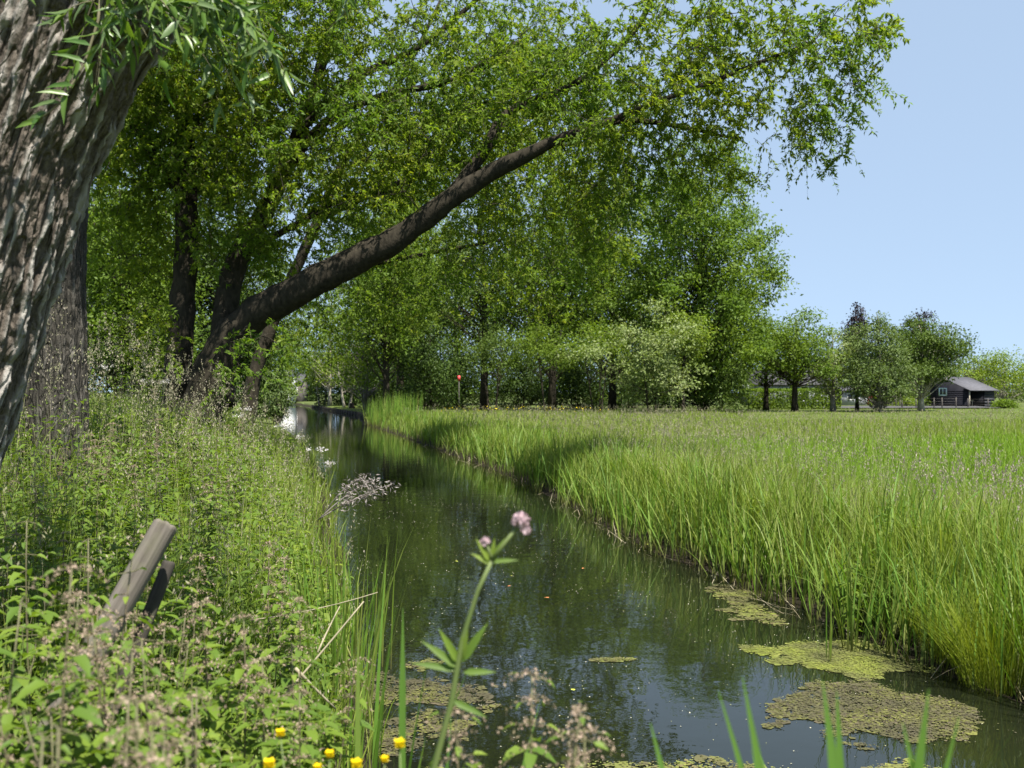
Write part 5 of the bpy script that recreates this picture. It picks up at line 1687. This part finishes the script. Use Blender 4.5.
# black shed: x along the front, y to the back
sp = ground_pt(969, 104)
LS, WS, ZE, ZA, ZB, YA = 4.25, 4.7, 1.82, 3.12, 2.25, 3.2
shed = thing('garden_shed', 'black boarded shed with grey roof and an open bay at the right of the meadow', 'shed', sp, math.radians(30))
b = MB()
b.prism([(0, -0.1), (WS, -0.1), (WS, ZB), (YA, ZA), (0.0, ZE)], 0, 0.10)      # gable in (y,z), thickness along x
V = b.v[-1]; V[:] = np.stack([V[:, 1], V[:, 0], V[:, 2]], -1)
for k in range(12):
    zz = 0.2 + k * 0.2
    if zz < ZE - 0.05:
        b.box((-0.010, 0.02, zz), (-0.001, WS - 0.02, zz + 0.197))
b.prism([(0, -0.1), (WS, -0.1), (WS, ZB), (YA, ZA), (0.0, ZE)], LS - 0.1, LS)
V = b.v[-1]; V[:] = np.stack([V[:, 1], V[:, 0], V[:, 2]], -1)
b.box((0.10, WS - 0.1, -0.1), (LS - 0.10, WS, ZB))
b.box((2.55, 0.02, -0.1), (LS - 0.1, 0.12, ZE - 0.02))
b.box((2.45, 0.12, -0.1), (2.55, WS - 0.1, ZE - 0.02))
b.build('wall', M['black_boards'], shed)
b = MB()
for k in range(5):
    b.box((2.6, -0.012, 0.05 + k * 0.33), (LS - 0.12, 0.019, 0.31 + k * 0.33))
b.build('door', plain_mat('dark_grey_boards', (0.03, 0.031, 0.037), (0.045, 0.047, 0.055), 3, 0.8, 0.0, None, 0.1), shed)
b = MB()
t = 0.08
b.prism([(-0.35, ZE - 0.10), (YA, ZA + 0.03), (YA, ZA + 0.03 + t), (-0.35, ZE - 0.10 + t)], -0.25, LS + 0.25)
V = b.v[-1]; V[:] = np.stack([V[:, 1], V[:, 0], V[:, 2]], -1)
b.prism([(YA + 0.004, ZA + 0.03), (WS + 0.3, ZB - 0.06), (WS + 0.3, ZB - 0.06 + t), (YA + 0.004, ZA + 0.03 + t)], -0.25, LS + 0.25)
V = b.v[-1]; V[:] = np.stack([V[:, 1], V[:, 0], V[:, 2]], -1)
rf = b.build('roof', M['slate'], shed)
b = MB()
for k in range(18):
    yy = -0.30 + k * 0.195
    z = np.interp(yy, [-0.35, YA], [ZE - 0.10, ZA + 0.03]) + t
    b.box((-0.24, yy, z - 0.01), (LS + 0.24, yy + 0.02, z + 0.014))
b.build('batten', M['slate'], rf)
b = MB()
y0, y1, z0, z1 = 2.6, 3.6, 1.2, 2.05
b.box((-0.05, y0, z0), (-0.014, y0 + 0.12, z1)); b.box((-0.05, y1 - 0.12, z0), (-0.014, y1, z1))
b.box((-0.05, y0 + 0.12, z0), (-0.014, y1 - 0.12, z0 + 0.12)); b.box((-0.05, y0 + 0.12, z1 - 0.12), (-0.014, y1 - 0.12, z1))
b.box((-0.045, (y0 + y1) / 2 - 0.03, z0 + 0.12), (-0.016, (y0 + y1) / 2 + 0.03, z1 - 0.12))
wf = b.build('window', M['pale_teal'], shed)
b = MB(); b.box((-0.030, y0 + 0.12, z0 + 0.12), (-0.018, y1 - 0.12, z1 - 0.12)); b.build('pane', M['dark_glass'], wf)
b = MB(); b.box((-0.01, -0.06, -0.1), (0.10, -0.003, ZE - 0.08)); b.build('corner_post', M['pale_wood'], shed)
# trestle inside the open bay
tp = sp + np.array([math.cos(math.radians(30)) * 1.2 - math.sin(math.radians(30)) * 1.0, math.sin(math.radians(30)) * 1.2 + math.cos(math.radians(30)) * 1.0, 0])
tb_ = thing('garden_table', 'pale wooden table standing in the open bay of the black shed', 'table', tp, math.radians(30))
b = MB(); b.box((-0.55, -0.3, 0.70), (0.55, 0.3, 0.75)); b.build('tabletop', M['pale_wood'], tb_)
for sx in (-0.45, 0.4):
    for sy in (-0.25, 0.2):
        b = MB(); b.box((sx, sy, -0.02), (sx + 0.06, sy + 0.06, 0.699)); b.build('leg', M['pale_wood'], tb_)

# low house behind the hedge
def house(label, px0, px1, d, z_eave, z_ridge, depth, wall, roof, wins, rz=0.0, name='house', over=0.3):
    a = ground_pt(px0, d); c = ground_pt(px1, d)
    L = c[0] - a[0]
    root = thing(name, label, 'house', a, rz)
    b = MB()
    h = z_eave - a[2]
    b.box((0, 0, -0.2), (L, depth, h))
    rh = z_ridge - a[2]
    b.prism([(0, h + 0.002), (depth, h + 0.002), (depth / 2, rh - 0.05)], 0.02, L - 0.02)
    V = b.v[-1]; V[:] = np.stack([V[:, 1], V[:, 0], V[:, 2]], -1)
    b.build('wall', M[wall], root)
    b = MB()
    sl = (rh - h) / (depth / 2)
    b.prism([(-over, h - sl * over + 0.05), (depth / 2, rh + 0.0), (depth / 2, rh + 0.14), (-over, h - sl * over + 0.19)], -over, L + over)
    V = b.v[-1]; V[:] = np.stack([V[:, 1], V[:, 0], V[:, 2]], -1)
    b.prism([(depth / 2 + 0.004, rh), (depth + over, h - sl * over + 0.05), (depth + over, h - sl * over + 0.19), (depth / 2 + 0.004, rh + 0.14)], -over, L + over)
    V = b.v[-1]; V[:] = np.stack([V[:, 1], V[:, 0], V[:, 2]], -1)
    b.build('roof', M[roof], root)
    for (x0, x1, z0, z1) in wins:
        b = MB()
        f = 0.09
        b.box((x0, -0.05, z0), (x0 + f, -0.003, z1)); b.box((x1 - f, -0.05, z0), (x1, -0.003, z1))
        b.box((x0 + f, -0.05, z0), (x1 - f, -0.003, z0 + f)); b.box((x0 + f, -0.05, z1 - f), (x1 - f, -0.003, z1))
        w = b.build('window', M['white_paint'], root)
        b = MB(); b.box((x0 + f, -0.025, z0 + f), (x1 - f, -0.006, z1 - f)); b.build('pane', M['dark_glass'], w)
    return root
house('low grey roofed house half hidden behind the clipped hedge', 752, 836, 116, 2.45, 4.0, 6, 'grey_wall', 'dark_roof', [(0.8, 1.7, 0.7, 2.2), (4.2, 5.2, 0.5, 2.3), (5.6, 6.6, 0.5, 2.3), (7.2, 8.0, 0.5, 2.3)])
house('small pale grey outbuilding right of the hedge with a red box beside it', 842, 868, 118, 1.7, 2.15, 3, 'grey_wall', 'slate', [(0.6, 1.3, 0.6, 1.4)], name='outbuilding', over=0.35)
rb = ground_pt(870, 117)
root = thing('red_box', 'small red box standing beside the pale grey outbuilding', 'box', rb)
b = MB(); b.box((-0.25, -0.2, 0), (0.25, 0.2, 0.95)); b.build('body', M['red_paint'], root)
b = MB(); b.box((-0.28, -0.23, 0.951), (0.28, 0.23, 1.03)); b.build('lid', M['red_paint'], root)
house('white walled house at the far end of the ditch', 276, 288, 165, 4.0, 5.2, 6, 'white_paint', 'dark_roof', [(0.5, 1.3, 2.2, 3.6)])
house('dark walled house right of the white one at the ditch end', 291, 301, 172, 3.2, 4.6, 6, 'post_wood', 'dark_roof', [(0.3, 1.1, 1.6, 3.2)])

# red board between the trunks
p = at(459, 378, 76)
root = thing('sign_board', 'small red board glimpsed between the dark trunks behind the meadow', 'sign', (p[0], p[1], gz(p[0], p[1])))
z0 = gz(p[0], p[1])
b = MB(); b.box((-0.1, -0.02, p[2] - z0 - 0.18), (0.1, 0.02, p[2] - z0 + 0.18)); b.build('board', M['red_paint'], root)
b = MB(); b.box((-0.03, 0.021, -0.1), (0.03, 0.07, p[2] - z0 + 0.2)); b.build('post', M['post_wood'], root)

# wire fences beside the shed
def fence(label, pxs, d, h):
    g0 = ground_pt(pxs[0], d)
    root = thing('wire_fence', label, 'fence', g0)
    pts = []
    for px in pxs:
        q = ground_pt(px, d)
        b = MB(); b.tube(np.array([q - [0, 0, 0.2], q + [0, 0, h * 0.5], q + [0, 0, h]]), [0.06, 0.055, 0.05], 8); b.build('post', M['post_wood'], root, g0)
        pts.append(q)
    for f in (0.4, 0.65, 0.92):
        b = MB()
        b.tube(np.array([q + np.array([0, -0.06, h * f]) for q in pts]), 0.008, 4)
        b.build('wire', M['post_wood'], root, g0)
fence('wire fence with dark posts left of the black shed', [886, 902, 916, 934, 942, 956], 97, 1.05)
fence('wire fence with dark posts right of the black shed', [968, 988, 1001, 1013, 1030, 1048], 99, 0.95)
for px, h, lab in [(892, 1.55, 'pale upright post furthest left behind the orchard trees'), (896, 1.7, 'tallest pale upright post in the middle of three behind the orchard'), (900, 1.5, 'pale upright post nearest the pale orchard trunk')]:
    q = ground_pt(px, 106)
    b = MB(); b.tube(np.array([[0, 0, -0.1], [0, 0, h * 0.97], [0, 0, h]]), [0.09, 0.085, 0.06], 9)
    o = b.build('garden_post', M['pale_wood']); o.location = tuple(q)
    tag(o, lab, 'post')
# low garden shrubs before the paving
for px, d, hw, top, lf, lab in [(905, 108, 12, 396, 'leaf_gold', 'low yellow green garden shrub left of the pale orchard trunk'), (880, 110, 9, 398, 'leaf_gold', 'low bright shrub behind the spire tree trunk'), (930, 109, 12, 394, 'leaf_fresh', 'shrub between the pale orchard trunk and the shed'), (1004, 98, 9, 401, 'leaf_fresh', 'low round bush at the fence right of the shed')]:
    tree_px('garden_shrub', lab, 'shrub', px, d, top, hw, 409, lf, 'bark_dark', shape='bush', tips=40, per=45, lsize=0.2, crad=0.4, stems=3)

# plank edging of the lawn and its small trees
b = MB()
yy = np.concatenate([np.arange(75, 137, 2.0)])
xx = edge_r(yy) + 0.05
g0 = np.array([xx[0], yy[0], WATER_Z])
for k in range(len(yy) - 1):
    a, c = np.array([xx[k], yy[k]]), np.array([xx[k + 1], yy[k + 1]])
    n = unit(np.array([c[1] - a[1], a[0] - c[0]])) * 0.06
    z0, z1 = WATER_Z - 0.3, WATER_Z + 0.33
    V = [[a[0], a[1], z0], [c[0], c[1], z0], [c[0] + n[0], c[1] + n[1], z0], [a[0] + n[0], a[1] + n[1], z0]]
    V += [[v[0], v[1], z1] for v in V]
    b.add(V, [[3, 2, 1, 0], [4, 5, 6, 7], [0, 1, 5, 4], [2, 3, 7, 6], [1, 2, 6, 5], [3, 0, 4, 7]])
o = b.build('plank_edging', plain_mat('wet_planks', (0.012, 0.011, 0.009), (0.028, 0.025, 0.02), 4, 0.9, spec=0.1), origin=g0)
tag(o, 'dark plank edging along the small lawn at the ditch bend', 'edging')
for px, d, top, hw, cb, lf, bk, lab in [(347, 110, 352, 15, 388, 'leaf_fresh', 'bark_pale', 'small pale stemmed tree on the lawn edge'), (322, 128, 352, 12, 388, 'leaf_silver', 'bark_pale', 'slim pale stemmed tree further along the lawn')]:
    tree_px('lawn_tree', lab, 'tree', px, d, top, hw, cb, lf, bk, shape='round', tips=50, per=50, lsize=0.2, crad=0.5, r0=0.2, stems=2)
q = ground_pt(352, 106)
b = MB(); b.tube(np.array([q - [0, 0, 0.1], q + [0, 0, 0.3], q + [0, 0, 0.55], q + [0, 0, 0.6]]), [0.34, 0.26, 0.24, 0.15], 12)
o = b.build('tree_stump', M['bark_dark'], origin=q); tag(o, 'dark stump on the small lawn at the ditch bend', 'stump')
